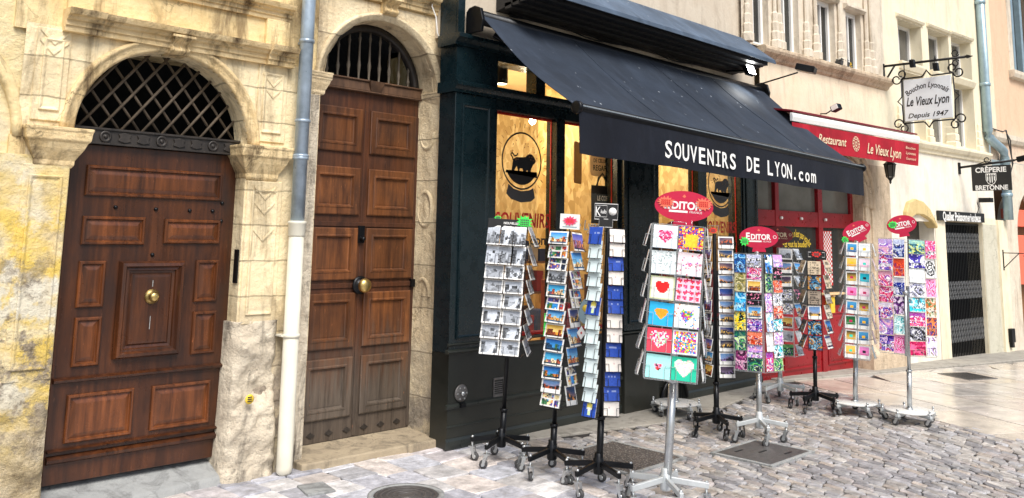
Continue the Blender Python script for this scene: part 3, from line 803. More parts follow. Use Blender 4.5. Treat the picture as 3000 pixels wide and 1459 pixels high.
# soffit coffers
m = MB()
for i in range(9):
    a = PI*(i+.5)/9; r = .488
    r = .522; c = Vector((3.878+r*math.cos(a), 5.465, 2.715+r*math.sin(a)))
    ra = Vector((math.cos(a), 0, math.sin(a))); ta = Vector((-math.sin(a), 0, math.cos(a)))
    m.obox(c, ta*.066, Vector((0, .07, 0)), ra*.004)
m.build('soffit_block', M['stone_jamb'], A, .003)
for lx0, lx1, L, Rr in ((3.22, 3.335, True, True), (4.435, 4.5, True, False)):
    m = MB(); m.stack(lx0, lx1, YF-.0, 5.6, [(2.585+z*.68, p*.55) for z, p in CAPL], left=L, right=Rr); m.build('capital', M['stone_jamb'], A, .002)
m = MB(); m.box(3.20, 3.298, YF-.004, 5.4, -.02, 2.58); m.build('left_jamb', M['stone_rough'], A)
m = MB(); m.box(4.418, 4.60, 5.22, 5.7, -.02, 2.59); m.build('right_jamb', M['stone_jamb'], A, .006)
# carved ovals on the right reveal (they face the doorway)
for zc, ry, rz, half in ((1.797, .095, .155, 0), (2.42, .095, .15, 1), (1.10, .095, .15, 2)):
    m = MB(); v = []; f = []; n = 28
    prof = [(.0, .016), (.45, .012), (.62, .004), (.74, .004), (.8, .02), (.9, .024), (1., .016), (1.02, -.002)]
    rng = (0, 2*PI) if half == 0 else ((PI, 2*PI) if half == 1 else (0, PI))
    for i in range(n+1):
        a = rng[0]+(rng[1]-rng[0])*i/n
        for s_, d in prof: v.append((4.418-d, 5.468+ry*s_*math.cos(a), zc+rz*s_*math.sin(a)))
    k = len(prof)
    for i in range(n):
        for j in range(k-1): f.append((i*k+j, i*k+j+1, (i+1)*k+j+1, (i+1)*k+j))
    m.add(v, f, None, True); m.build('carved_medallion', M['stone_jamb'], A)
# second door leaf
def s2(x, z): return x*.954, 1.6+(z-1.6)*.954
def rect2(x0, z0, x1, z1):
    a, b = s2(x0, z0), s2(x1, z1); return a[0], b[0], a[1], b[1]
m = MB(); m.box(3.36, 4.43, D2, D2+.06, .078, 2.70); d2 = m.build('wooden_door', M['wood_oak'], A, .003)
d2['label'] = 'tall brown oak door with ten square panels, greyed at the bottom'
SQ = [(0, 0), (0, .016), (.008, .02), (.05, .02), (.056, .024), (.066, .024), (.074, .006), (.08, .002), (.09, .004)]
rows = [(2.24, 2.60), (1.735, 2.115), (1.222, 1.632), (.695, 1.12), (.172, .622)]
for za, zb in rows:
    for xa, xb in ((3.565, 4.02), (4.10, 4.575)):
        m = MB(); m.panel(*rect2(xa, za, xb, zb), D2, SQ); m.build('door_panel', M['wood_oak_panel'], d2)
m = MB()
for xx in (3.545, 4.06, 4.6):
    x = xx*.954; m.box(x-.014, x+.014, D2-.008, D2, .09, 2.55)
for zz in (1.66, 1.175):
    z = 1.6+(zz-1.6)*.954; m.box(3.425, 4.425, D2-.010, D2, z-.018, z+.018)
m.build('door_frame', M['wood_oak'], d2, .003)
for i in range(6):
    x = 3.47+i*.155; m = MB(); m.prism([(x, .135), (x+.035, .115), (x+.07, .135), (x+.035, .158)], D2-.008, D2); m.build('diamond_stud', M['wood_black'], d2)
q = s2(4.055, 1.177); m = MB(); m.lathe((q[0], D2-.02, q[1]), [(.07, 0), (.07, .008), (.055, .014), (.03, .02), (.028, .035)], 20, 'y'); m.build('knob_rose', M['black'], d2)
m = MB(); m.lathe((q[0], D2-.05, q[1]), [(.02, 0), (.045, .01), (.056, .03), (.05, .052), (.03, .066), (.003, .07)], 20, 'y'); m.build('door_knob', M['brass'], d2)
q = s2(4.048, 1.545); m = MB(); m.lathe((q[0], D2-.02, q[1]), [(.022, 0), (.022, .012), (.012, .02), (.018, .03), (.014, .042), (.002, .046)], 14, 'y')
m.box(q[0]-.03, q[0]+.03, D2-.022, D2-.012, q[1]-.03, q[1]+.10); m.build('door_knocker', M['black'], d2)
m = MB(); m.box(4.36, 4.42, D2-.03, D2, 1.17, 1.23); m.build('lock_plate', M['black'], d2)
# fanlight of second door
m = MB(); m.box(3.38, 4.425, D2-.035, D2+.05, 2.702, 2.775); m.box(3.38, 4.425, D2-.05, D2+.05, 2.776, 2.79); m.box(3.38, 4.425, D2-.045, D2+.05, 2.69, 2.7015)
m.build('transom_beam', M['wood_beam'], A, .004)
m = MB(); m.stack(3.885, 3.965, D2-.04, D2, [(2.70, .0), (2.73, .012), (2.75, .02), (2.785, .03)]); m.build('transom_keystone', M['wood_beam'], A)
m = MB(); m.arc_sweep(3.89, 2.75, [(.44, -.04), (.44, .01), (.452, .02), (.488, .02), (.498, .005), (.5, -.03)], D2, 0.06, PI-.06, 40); m.build('fanlight_frame', M['wood_black'], A)
m = MB()
for i in range(9):
    x = 3.50+i*.098; h = math.sqrt(max(0, .445**2-(x-3.89)**2))+2.75
    if h < 2.84: continue
    b = 2.79; hh = h-b
    m.lathe((x, D2+.015, b), [(.008, 0), (.013, .01), (.008, .02), (.011, hh*.18), (.016, hh*.3), (.0095, hh*.42), (.008, hh*.75), (.013, hh*.86), (.008, hh*.9), (.008, hh)], 10)
m.build('baluster_grille', M['baluster'], A)
m = MB(); m.box(3.0, 5.0, 6.4, 6.44, 2.2, 3.8); m.build('fanlight_dark_sheet', M['dark_void'], A)  # near-black sheet stands in for the darkness behind the balusters
# step
m = MB(); m.add([(3.24, 5.235, -.03), (4.40, 5.165, -.03), (4.40, 5.6, -.03), (3.24, 5.6, -.03), (3.24, 5.24, .045), (4.40, 5.17, .058), (4.40, 5.6, .076), (3.24, 5.6, .076)],
    [(0,3,2,1),(4,5,6,7),(0,1,5,4),(1,2,6,5),(2,3,7,6),(3,0,4,7)]); m.build('door_step', M['step'], A, .01, 2)

# drainpipe between the doorways
dp = thing('drainpipe', 'tall drainpipe, grey-blue above and cream below, between the two doorways', 'drainpipe', (3.11, 5.25, 0))
m = MB(); m.tube([(3.113, 5.25, 1.665), (3.113, 5.25, 4.6)], .048, 16)
for z in (2.10, 2.115, 2.36): m.lathe((3.113, 5.25, z), [(.049, -.012), (.055, -.008), (.055, .008), (.049, .012)], 16)
m.build('zinc_pipe', M['zinc'], dp)
m = MB(); m.tube([(3.113, 5.25, 1.62), (3.113, 5.25, .05), (3.113, 5.25, .02), (3.113, 5.25, .004)], [.052, .053, .05, .035], 16)
m.build('cast_pipe', M['cream_pipe'], dp)
m = MB(); m.lathe((3.113, 5.25, 1.56), [(.053, 0), (.059, .012), (.060, .085), (.064, .09), (.064, .104), (.05, .108)], 16); m.build('pipe_socket', M['cream_pipe'], dp)
m = MB(); m.lathe((3.113, 5.25, .90), [(.054, -.012), (.060, -.010), (.060, .010), (.054, .012)], 16); m.box(3.04, 3.17, 5.25, 5.36, .895, .905); m.build('pipe_clip', M['cream_pipe'], dp)
m = MB(); m.lathe((3.113, 5.25, 2.93), [(.049, -.014), (.054, -.012), (.054, .012), (.049, .014)], 16); m.box(3.105, 3.121, 5.29, 5.37, 2.922, 2.938); m.build('pipe_clip', M['zinc'], dp)
# thin cable down the wall corner
m = MB(); m.tube([(4.30, 5.28, 3.75), (4.28, 5.29, 3.55), (4.27, 5.29, 3.43), (4.31, 5.285, 3.35), (4.325, 5.28, 3.22), (4.35, 5.27, 3.16)], .006, 6)
tag(m.build('loose_cable', M['white']), 'pale loose cable hanging on the wall above the oak door', 'cable')

# ------------------------------------------------------------------ souvenir shop front
SY = 5.05
S = thing('shop_building', 'souvenir shop with dark teal wooden front and lit display windows', 'building', (6.6, 5.4, 0))
# rendered wall above the shop front
m = MB(); m.box(4.36, 9.0, SY+.02, SY+.35, 3.19, 5.6); m.build('rendered_wall', M['plaster_grey'], S)
m = MB(); m.box(4.345, 4.36, SY+.022, SY+.22, 3.19, 5.6); m.box(4.348, 4.42, SY+.0, SY+.019, 3.19, 5.6); m.build('corner_shadow_strip', M['paint_dark'], S)  # dark paint stands in for the shadow along the building edge
X0, X1 = 4.345, 8.98
W3 = [(4.815, 5.545), (5.655, 6.40), (7.065, 7.77), (7.935, 8.63)]
# stall riser
m = MB(); m.box(X0+.002, X1, SY, SY+.2, 0, .70)
m.build('stall_riser', M['paint_low'], S)
m = MB()
def mould(z, h, p, x0=X0, x1=X1, ret=True):
    m.prismx([(SY, z-h/2), (SY-p*.6, z-h/2), (SY-p, z-h*.1), (SY-p, z+h*.25), (SY-p*.4, z+h/2), (SY, z+h/2)], x0-(p if ret else 0), x1)
mould(.312, .035, .022); mould(.165, .012, .006); mould(.04, .08, .014)
m.build('plinth_moulding', M['paint_trim'], S)
m = MB()
for x0, x1 in ((X0, 6.44), (6.44, 6.97), (6.97, X1)):
    if x0 == 6.44: m.box(6.44, 6.97, SY-.045, SY+.1, 0, .70)
m.build('pier_base', M['paint_low'], S, .004)
m = MB(); mould(.715, .032, .035); mould(.765, .02, .016); m.build('window_sill', M['paint_trim'], S)
# uprights and rails
m = MB()
m.box(X0, 4.79, SY-.0, SY+.2, .70, 2.71)
m.build('pier', M['paint_dark'], S, .004)
m = MB(); m.box(6.44, 6.97, SY-.04, SY+.2, .735, 2.71); p2 = m.build('pier', M['paint_dark'], S, .004)
m = MB(); m.box(8.66, X1, SY-.002, SY+.2, .735, 2.71); m.build('pier', M['paint_dark'], S, .004)
PB = [(0, 0), (.0, .012), (.014, .016), (.02, .006), (.03, .002)]
for x0, x1, y in ((4.41, 4.715, SY), (6.50, 6.91, SY-.04), (8.71, 8.93, SY)):
    m = MB(); m.panel(x0, x1, .80, 2.63, y-.0005, PB); m.build('pier_panel', M['paint_dark'], S)
m = MB()
fr = [(4.79, 4.815), (5.545, 5.655), (6.40, 6.44), (6.97, 7.065), (7.77, 7.935), (8.63, 8.66)]
for a, b in fr: m.box(a, b, SY+.012, SY+.14, .735, 2.62)
m.box(4.79, 6.44, SY+.014, SY+.14, 2.62, 2.712); m.box(6.97, 8.66, SY+.014, SY+.14, 2.62, 2.712)
for a, b in ((4.79, 4.812), (5.275, 5.39), (5.86, 5.99), (6.40, 7.08), (7.60, 7.72), (8.2, 8.3), (8.6, X1)): m.box(a, b, SY+.012, SY+.14, 2.80, 3.03)
m.build('window_frame', M['paint_dark'], S, .003)
m = MB(); m.box(X0, 4.79, SY, SY+.2, 2.80, 3.09); m.box(4.79, X1, SY+.004, SY+.2, 3.028, 3.09); m.build('fascia', M['paint_dark'], S)
m = MB()
def corn(z, h, p):
    m.prismx([(SY+.2, z), (SY-p*.25, z), (SY-p*.3, z+h*.25), (SY-p*.75, z+h*.5), (SY-p, z+h*.6), (SY-p, z+h*.9), (SY-p*.8, z+h), (SY+.2, z+h)], X0-p*.5, X1)
corn(2.712, .088, .05); corn(3.09, .092, .07)
m.build('cornice', M['paint_dark'], S)
# glazing
for i, (a, b) in enumerate(W3):
    m = MB(); m.add([(a-.003, SY+.07, .76), (b+.003, SY+.07, .76), (b+.003, SY+.07, 2.63), (a-.003, SY+.07, 2.63)], [(0, 1, 2, 3)])
    g = m.build('window_pane', M['glass'], S, fixn=False)
    m = MB()
    m.box(a, a+.008, SY+.075, SY+.085, .77, 2.62); m.box(b-.008, b, SY+.075, SY+.085, .77, 2.62); m.box(a+.008, b-.008, SY+.075, SY+.085, 2.60, 2.62); m.box(a+.008, b-.008, SY+.075, SY+.085, .77, .80)
    m.build('red_edging', M['red_ink'], g)
    W3[i] = (a, b, g)
for a, b in ((4.812, 5.275), (5.39, 5.86), (5.99, 6.40), (7.08, 7.60), (7.72, 8.2), (8.3, 8.6)):
    m = MB(); m.add([(a-.003, SY+.07, 2.79), (b+.003, SY+.07, 2.79), (b+.003, SY+.07, 3.03), (a-.003, SY+.07, 3.03)], [(0, 1, 2, 3)])
    m.build('transom_pane', M['glass'], S, fixn=False)
# interior
m = MB(); m.box(4.66, 8.95, 7.1, 7.2, .0, 3.25); m.box(4.66, 4.72, 5.36, 7.2, 0, 3.25); m.box(8.93, 8.98, 5.36, 7.2, 0, 3.25)
m.box(6.60, 6.66, 5.36, 6.3, 0, 3.25)
m.build('interior_wall', M['osb'], S)
m = MB(); m.box(4.66, 8.95, 5.36, 7.2, 3.2, 3.25); m.box(4.7, 8.95, SY+.16, 7.2, .60, .66); m.build('interior_lining', M['tan_wood'], S)
m = MB()
for z in (1.02, 1.32): m.box(4.75, 6.5, 6.0, 6.3, z, z+.02); m.box(7.0, 8.8, 5.9, 6.2, z, z+.02)
m.build('display_shelf', M['shelf'], S)
# emblem: lion standing in a snow globe, printed on the glass
LION = [(372,520),(400,500),(450,497),(485,490),(500,470),(520,460),(545,462),(560,480),(575,505),(578,530),(565,550),(555,555),(550,575),(540,590),(535,615),(545,650),(545,668),(525,668),(515,640),(500,610),(490,625),(480,650),(485,664),(462,662),(468,630),(455,600),(435,600),(430,620),(435,650),(437,662),(418,662),(418,630),(412,600),(405,580),(390,610),(375,640),(370,657),(348,645),(360,620),(365,585),(368,550)]
TAIL = [(372,528),(366,500),(355,490),(351,475),(358,466),(372,472),(380,486),(396,488),(410,478),(412,462)]
def emblem(parent, X, Z, sc, mats):
    y = SY+.066
    P = lambda x, z: (X+(x-452)/182*.243*sc, Z-(z-530)/265*.248*sc)
    m = MB(); n = 44
    for r0, r1 in ((.228, .243),):
        v = []
        for k in range(n):
            a = 2*PI*k/n
            for r in (r0, r1): v.append((X+r*sc*math.cos(a), y, Z+r*sc*1.02*math.sin(a)))
        m.add(v, [(2*k, 2*k+1, (2*k+3) % (2*n), (2*k+2) % (2*n)) for k in range(n)])
    pts = [P(x, z) for x, z in LION]
    m.add([(p[0], y, p[1]) for p in pts], [tuple(range(len(pts)))])
    tp = [P(x, z) for x, z in TAIL]
    for a, b in zip(tp[:-1], tp[1:]): m.bar((a[0], y, a[1]), (b[0], y, b[1]), .002, .012*sc)
    a0 = R(205); seg = [(X+.205*sc*math.cos(a0+(R(335)-a0)*k/20), y, Z+.205*sc*math.sin(a0+(R(335)-a0)*k/20)-.0) for k in range(21)]
    top = [P(305, 648), P(595, 676)]
    m.add([(top[0][0], y, top[0][1])]+seg+[(top[1][0], y, top[1][1])], [tuple(range(23))])
    m.build('lion_emblem', mats[0], parent, fixn=False)
    m = MB(); q = [P(335, 745), P(318, 835), P(360, 880), P(450, 908), P(540, 895), P(578, 860), P(560, 770), P(520, 795), P(450, 805), P(380, 785)]
    m.add([(a, y+.001, b) for a, b in q], [tuple(range(len(q)))]); m.build('globe_stand', mats[1], parent, fixn=False)
    m = MB()
    for k in range(26):
        a = R(-55)+R(290)*k/25
        m.bar((X+.275*sc*math.cos(a), y, Z+.285*sc*math.sin(a)), (X+.31*sc*math.cos(a), y, Z+.325*sc*math.sin(a)), .001, .005)
    for k in range(30):
        x, z = random.uniform(-.19, .19), random.uniform(0., .2)
        if x*x+z*z < .036: m.obox((X+x, y, Z+z), (.005, 0, .002), (0, .0004, 0), (-.002, 0, .005))
    o = m.build('ray_print', mats[2], parent); o['kind'] = 'stuff'
emblem(W3[0][2], 5.165, 2.225, 1., (M['black_ink'], M['grey_ink'], M['shelf']))
emblem(W3[3][2], 8.295, 2.195, 1.03, (M['grey_ink'], M['grey_ink'], M['shelf']))
for gi, cx, w in ((0, 5.19, .66), (3, 8.28, .62)):
    m = MB(); y = SY+.066; text(m, 'SOUVENIRS', (cx, y, 1.725), (1, 0, 0), (0, 0, 1), w, .12, .1, .02)
    m.build('red_lettering', M['red_ink'], W3[gi][2], fixn=False)
    m = MB(); text(m, '.com', (cx+.19, y, 1.56), (1, 0, 0), (0, 0, 1), .26, .08, 0, .02); m.build('black_lettering', M['black_ink'], W3[gi][2], fixn=False)
m = MB(); text(m, 'de Lyon', (6.02, SY+.066, 1.70), (1, 0, 0), (0, 0, 1), .4, .09, .2, .01); m.build('white_lettering', M['white_ink'], W3[1][2], fixn=False)
# wall fittings on the riser
t = thing('wall_valve', 'round grey fire valve cap on the dark shop base', 'valve cap', (4.475, SY, .40))
m = MB(); m.lathe((4.475, SY-.0, .40), [(.062, 0), (.066, .008), (.058, .014), (.04, .018), (.02, .02)], 24, 'y'); m.build('cap_ring', M['castiron'], t)
m = MB(); m.lathe((4.475, SY-.02, .40), [(.02, 0), (.016, .02), (.004, .022)], 12, 'y')
for k in range(6):
    a = PI*k/3; m.box(4.475+.045*math.cos(a)-.006, 4.475+.045*math.cos(a)+.006, SY-.022, SY-.012, .40+.045*math.sin(a)-.006, .40+.045*math.sin(a)+.006)
m.build('cap_bolt', M['silver'], t)
t = thing('air_grille', 'small louvred air grille on the dark shop base behind the black pole', 'air grille', (4.87, SY, .40))
m = MB(); m.box(4.815, 4.93, SY-.008, SY, .33, .345); m.box(4.815, 4.93, SY-.008, SY, .46, .475); m.box(4.815, 4.825, SY-.008, SY, .3455, .4595); m.box(4.92, 4.93, SY-.008, SY, .3455, .4595); m.build('grille_frame', M['castiron'], t)
m = MB()
for i in range(7): m.add([(4.826, SY-.001, .352+i*.0155), (4.919, SY-.001, .352+i*.0155), (4.919, SY-.008, .346+i*.0155), (4.826, SY-.008, .346+i*.0155)], [(0, 1, 2, 3)])
m.build('louvre', M['castiron'], t)
t = thing('cellar_grille', 'arched black cellar vent low on the shop base behind the silver rack', 'cellar vent', (7.25, SY, .1))
m = MB()
for k in range(13):
    x = -.2+.4*k/12; h = .2*math.sqrt(max(0, 1-(x/.205)**2)); m.box(7.25+x-.004, 7.25+x+.004, SY-.03, SY-.018, .02, .04+h)
m.build('vent_bars', M['black'], t); m = MB(); m.arc_sweep(7.25, .03, [(.20, 0), (.20, .03), (.225, .03), (.225, 0)], SY-.012, 0, PI, 20); m.build('vent_frame', M['black'], t)
m = MB(); m.box(6.4-1.95, 6.4-1.9, SY-.04, SY-.01, .30, .33); m.build('wall_hook', M['black'], S)

# things in the window
def board(name, label, cat, X, Z, w, h, y, mat, lines, ink, rot=0, r=.02):
    t = thing(name, label, cat, (X, y, Z-h/2)); t.rotation_euler = (0, 0, rot)
    Mx = Matrix.Translation((X, y, Z)) @ Matrix.Rotation(rot, 4, 'Z')
    m = MB(Mx); p = []
    for cx_, cz_, a0 in ((w/2-r, h/2-r, 0), (-w/2+r, h/2-r, 90), (-w/2+r, -h/2+r, 180), (w/2-r, -h/2+r, 270)):
        for k in range(4): a = R(a0+30*k); p.append((cx_+r*math.cos(a), cz_+r*math.sin(a)))
    m.prism(p, -.006, .006); m.build('board', mat, t)
    m = MB(Mx)
    for s_, z, hh, ww in lines: text(m, s_, (0, -.0075, z), (1, 0, 0), (0, 0, 1), ww, hh, 0, .02)
    if lines: m.build('board_print', ink, t, fixn=False)
    return t
board('slogan_board', 'tan rounded slogan board hanging in the second shop window', 'slogan board', 6.40, 2.355, .32, .37, 5.25, M['tan_wood'],
      [('LA BEAUTE', .09, .04, .24), ('EST DANS LES YEUX', .025, .03, .26), ('DE CELUI QUI', -.035, .036, .24), ('REGARDE', -.105, .052, .25)], M['black_ink'], R(-6), .05)
board('tan_panel', 'plain tilted tan wooden panel beside the slogan board in the window', 'wood panel', 6.24, 2.30, .24, .40, 5.42, M['shelf'], [], None, R(25), .03)
t = thing('tote_bag', 'black tote bag with white slogan hanging in the second shop window', 'tote bag', (6.40, 5.25, 1.72))
m = MB(Matrix.Translation((.25, -.05, .12))); v = []; nx = 6
for j in range(8):
    for i in range(nx+1):
        x = -.16+.32*i/nx; z = j/7*.36; v.append((6.15+x*(1+.05*math.sin(j)), 5.3-.02*math.sin(PI*i/nx)-.008*math.sin(i*2+j), 1.60+z))
f = [(j*(nx+1)+i, j*(nx+1)+i+1, (j+1)*(nx+1)+i+1, (j+1)*(nx+1)+i) for j in range(7) for i in range(nx)]
m.add(v, f, None, True); m.build('bag_body', M['black_matt'], t)
m = MB(Matrix.Translation((.25, -.05, .12))); m.tube([(6.07, 5.3, 1.95), (6.10, 5.3, 2.03), (6.15, 5.3, 2.08), (6.20, 5.3, 2.03), (6.23, 5.3, 1.95)], .012, 6); m.build('bag_handle', M['black_matt'], t)
m = MB(Matrix.Translation((.25, -.05, .12))); text(m, 'LE COEUR', (6.15, 5.265, 1.84), (1, 0, 0), (0, 0, 1), .22, .045, 0, .02); text(m, 'L\'ESTON', (6.13, 5.265, 1.76), (1, 0, 0), (0, 0, 1), .16, .045); m.build('bag_print', M['white_ink'], t, fixn=False)
rng0 = random.Random(5)
boxc = [('red', (.40, .02, .015)), ('orange', (.55, .16, .02)), ('yellow', (.6, .42, .04)), ('dark blue', (.02, .05, .18)), ('brown', (.16, .06, .025)), ('white', (.6, .58, .53))]
bm_ = {n: plain(n.replace(' ', '_')+'_box_card', c, .5) for n, c in boxc}
for z in (.662, 1.041, 1.341):
    for x0, x1, y in ((4.8, 6.4, 5.75 if z < 1 else 6.1), (7.05, 8.7, 5.6 if z < 1 else 6.0)):
        x = x0
        while x < x1:
            n, c = random.choice(boxc); w = random.uniform(.08, .16); h = random.uniform(.10, .24)
            m = MB(); m.box(x, x+w, y-.06, y+.06, z, z+h); m.box(x-.002, x+w+.002, y-.063, y+.063, z+h*.8, z+h+.003)
            b = m.build('souvenir_box', bm_[n], None, .003); tag(b, '%s souvenir box with a lid on %s' % (n, {.662: 'the window ledge inside the shop', 1.041: 'the lower shelf inside the shop', 1.341: 'the upper shelf inside the shop'}[z]), 'box', 'souvenir boxes in the shop window')
            x += w+random.uniform(.02, .08)
dk_ = [('crimson', (.30, .012, .012)), ('dark brown', (.07, .03, .015)), ('black', (.012, .012, .014)), ('rust red', (.34, .07, .02)), ('teal', (.02, .12, .14)), ('mustard', (.42, .26, .03))]
for n, c in dk_: bm_[n] = plain(n.replace(' ', '_')+'_box_card', c, .45)
for x0, x1 in ((4.86, 5.5), (5.70, 6.36), (7.1, 7.72), (7.98, 8.58)):
    x = x0
    while x < x1-.06:
        n, c = rng0.choice(dk_); w = min(rng0.uniform(.07, .15), x1-x); h = rng0.uniform(.25, .62)
        m = MB(); m.box(x, x+w, 5.30, 5.38, .662, .662+h); m.box(x+.006, x+w-.006, 5.294, 5.2995, .70+h*.3, .66+h*.7)
        b = m.build('gift_box', bm_[n], None, .003); tag(b, 'tall %s gift box standing just behind the shop window glass' % n, 'box', 'gift boxes behind the glass')
        x += w+rng0.uniform(.0, .03)
# pendant lamps inside
def pendant(X, Y, Z, lab):
    t = thing('spot_lamp', lab, 'lamp', (X, Y, Z))
    m = MB(); m.lathe((X, Y, Z-.09), [(.055, 0), (.06, .01), (.06, .16), (.05, .18)], 18); m.box(X-.09, X+.03, Y-.02, Y+.02, Z+.05, Z+.11); m.tube([(X, Y, Z+.08), (X, Y, 3.2)], .008, 6); m.build('lamp_body', M['black'], t)
    m = MB(); m.lathe((X, Y, Z-.094), [(.045, 0), (.045, .003)], 18); m.build('lamp_lens', emit('lit_lens', (1, .82, .55), 9), t)
pendant(5.22, 5.45, 3.03, 'black ceiling spotlight seen through the first small transom pane')
pendant(5.78, 5.55, 3.02, 'black ceiling spotlight seen through the second small transom pane')
def bulb(X, Y, Z, e, lab):
    t = thing('lit_bulb', lab, 'bulb', (X, Y, Z))
    m = MB(); m.lathe((X, Y, Z), [(.01, -.035), (.03, -.02), (.035, 0), (.028, .02), (.014, .04)], 14); m.build('glass_globe', emit('warm_bulb', (1, .80, .50), 40), t)
    m = MB(); m.lathe((X, Y, Z), [(.014, .04), (.014, .08)], 10); m.tube([(X, Y, Z+.08), (X, Y, 3.2)], .004, 6); m.build('bulb_holder', M['black'], t)
    l = bpy.data.lights.new('bulb_light', 'POINT'); l.energy = e; l.color = (1, .86, .58); l.shadow_soft_size = .06
    o = bpy.data.objects.new('bulb_light', l); col.objects.link(o); o.location = (X, Y, Z-.08)
bulb(5.42, 6.2, 2.66, 26, 'glowing warm bulb behind the left lion window, nearer the frame')
bulb(5.06, 6.35, 2.62, 20, 'glowing warm bulb behind the left lion window, beside its globe print')
bulb(6.2, 6.0, 2.75, 20, 'glowing warm bulb above the slogan board in the second window')
bulb(7.6, 6.2, 2.62, 26, 'glowing warm bulb behind the third shop window')
bulb(8.35, 6.2, 2.62, 20, 'glowing warm bulb behind the right-hand lion window')

# ------------------------------------------------------------------ main awning
AW = thing('shop_awning', 'large dark navy shop awning with white lettering on its valance', 'awning', (6.7, 4.95, 3.3))
WL, WR = (4.47, 4.95, 3.365), (8.93, 4.95, 3.33); BL, BR = (4.40, 3.82, 2.475), (8.95, 3.82, 2.365)
def lerp(a, b, t): return tuple(a[i]*(1-t)+b[i]*t for i in range(3))
m = MB(); nu, nv = 36, 14; v = []
for j in range(nv+1):
    for i in range(nu+1):
        a = lerp(WL, WR, i/nu); b = lerp(BL, BR, i/nu); t = j/nv; p = lerp(a, b, t)
        sag = .035*math.sin(PI*t)+.020*math.sin(i*.55+2.8*t)*math.sin(PI*t)+.009*math.sin(PI*t)*math.sin(i*1.5+t*4)+.004*math.sin(i*.35-t*6)
        v.append((p[0], p[1], p[2]-sag))
N = len(v); v += [(x, y, z-.004) for x, y, z in v]
f = [(j*(nu+1)+i, j*(nu+1)+i+1, (j+1)*(nu+1)+i+1, (j+1)*(nu+1)+i) for j in range(nv) for i in range(nu)]
f += [tuple(N+k for k in q[::-1]) for q in f]
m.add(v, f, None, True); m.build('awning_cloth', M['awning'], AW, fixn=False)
for i in (9, 18, 27):
    m = MB(); q = [Vector(v[j*(nu+1)+i])+Vector((0, 0, .0025)) for j in range(nv+1)]
    for a_, b_ in zip(q[:-1], q[1:]): m.bar(a_, b_, .018, .003)
    m.build('cloth_seam', M['awning'], AW)
m = MB(); m.tube([BL, BR], .034, 14); m.build('front_bar', M['black'], AW)
m = MB()
for s_ in (BL, BR): m.lathe((s_[0]-.012 if s_ is BL else s_[0]+.012, s_[1], s_[2]), [(.03, -.014), (.046, -.012), (.046, .012), (.03, .014)], 16, 'x')
m.build('bar_end_cap', M['black'], AW)
m = MB(); m.bar((BL[0], BL[1]-.032, BL[2]+.012), (BR[0], BR[1]-.032, BR[2]+.012), .006, .008); m.build('bar_highlight_strip', M['silver'], AW)  # bright strip stands in for the highlight along the front bar
VB, VH = 3.80, .30
m = MB(); v = []; nu = 60; nv = 4
def vz(x): t = (x-BL[0])/(BR[0]-BL[0]); return lerp(BL, BR, t)[2]-.02
def vy(x, t): return VB-.0+.016*math.sin(x*4.3)*t+.010*math.sin(x*11+1)*t
for j in range(nv+1):
    for i in range(nu+1):
        x = BL[0]-.015+(BR[0]-BL[0]+.02)*i/nu; t = j/nv; hgt = .30-.025*i/nu
        v.append((x, vy(x, t), vz(x)-hgt*t))
N = len(v); v += [(x, y+.003, z) for x, y, z in v]
f = [(j*(nu+1)+i, j*(nu+1)+i+1, (j+1)*(nu+1)+i+1, (j+1)*(nu+1)+i) for j in range(nv) for i in range(nu)]
f += [tuple(N+k for k in q[::-1]) for q in f]
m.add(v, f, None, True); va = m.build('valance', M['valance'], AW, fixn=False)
m = MB(); s_ = 'SOUVENIRS DE LYON.com'; x0, x1 = 5.35, 7.87
for i, ch in enumerate(s_):
    if ch == ' ': continue
    cx = x0+(x1-x0)*(i+.5)/len(s_); pitch = (x1-x0)/len(s_)
    z = vz(cx)-.162; sl_ = (BR[2]-BL[2])/(BR[0]-BL[0]); y = vy(cx, .5)-.006
    w = {'I': .02, '.': .03, 'm': .098, 'c': .085, 'o': .088}.get(ch, .092)
    h = .128
    text(m, ch, (cx, y, z), (1, 0, sl_), (0, 0, 1), w, h, 0, .018)
    if ch == 'I':
        for dz in (-h/2+.008, h/2-.008): m.obox((cx, y, z+dz), (.036, 0, .036*sl_), (0, .0008, 0), (0, 0, .008))
m.build('awning_lettering', M['white_ink'], va, fixn=False)
m = MB(); m.tube([(4.46, 4.97, 3.33), (8.94, 4.97, 3.30)], .06, 14); m.build('roller_tube', M['black'], AW)
m = MB()
poly = [(5.05, 3.19), (4.87, 3.19), (4.85, 3.28), (4.88, 3.38), (4.95, 3.41), (5.02, 3.40), (5.05, 3.37)]
for x in (4.43, 8.945): m = MB(); m.prismx(poly, x, x+.03); m.build('side_bracket', M['black'], AW, .004)
for x, e in ((4.62, 4.55), (8.75, 8.8)):
    m = MB(); el = (x+(.9 if x < 6 else -.9), 4.35, 2.66); m.bar((x, 4.92, 3.20), el, .05, .035); m.bar(el, (e, 3.86, 2.43 if x < 6 else 2.33), .045, .03); m.build('folding_arm', M['black'], AW, .004)

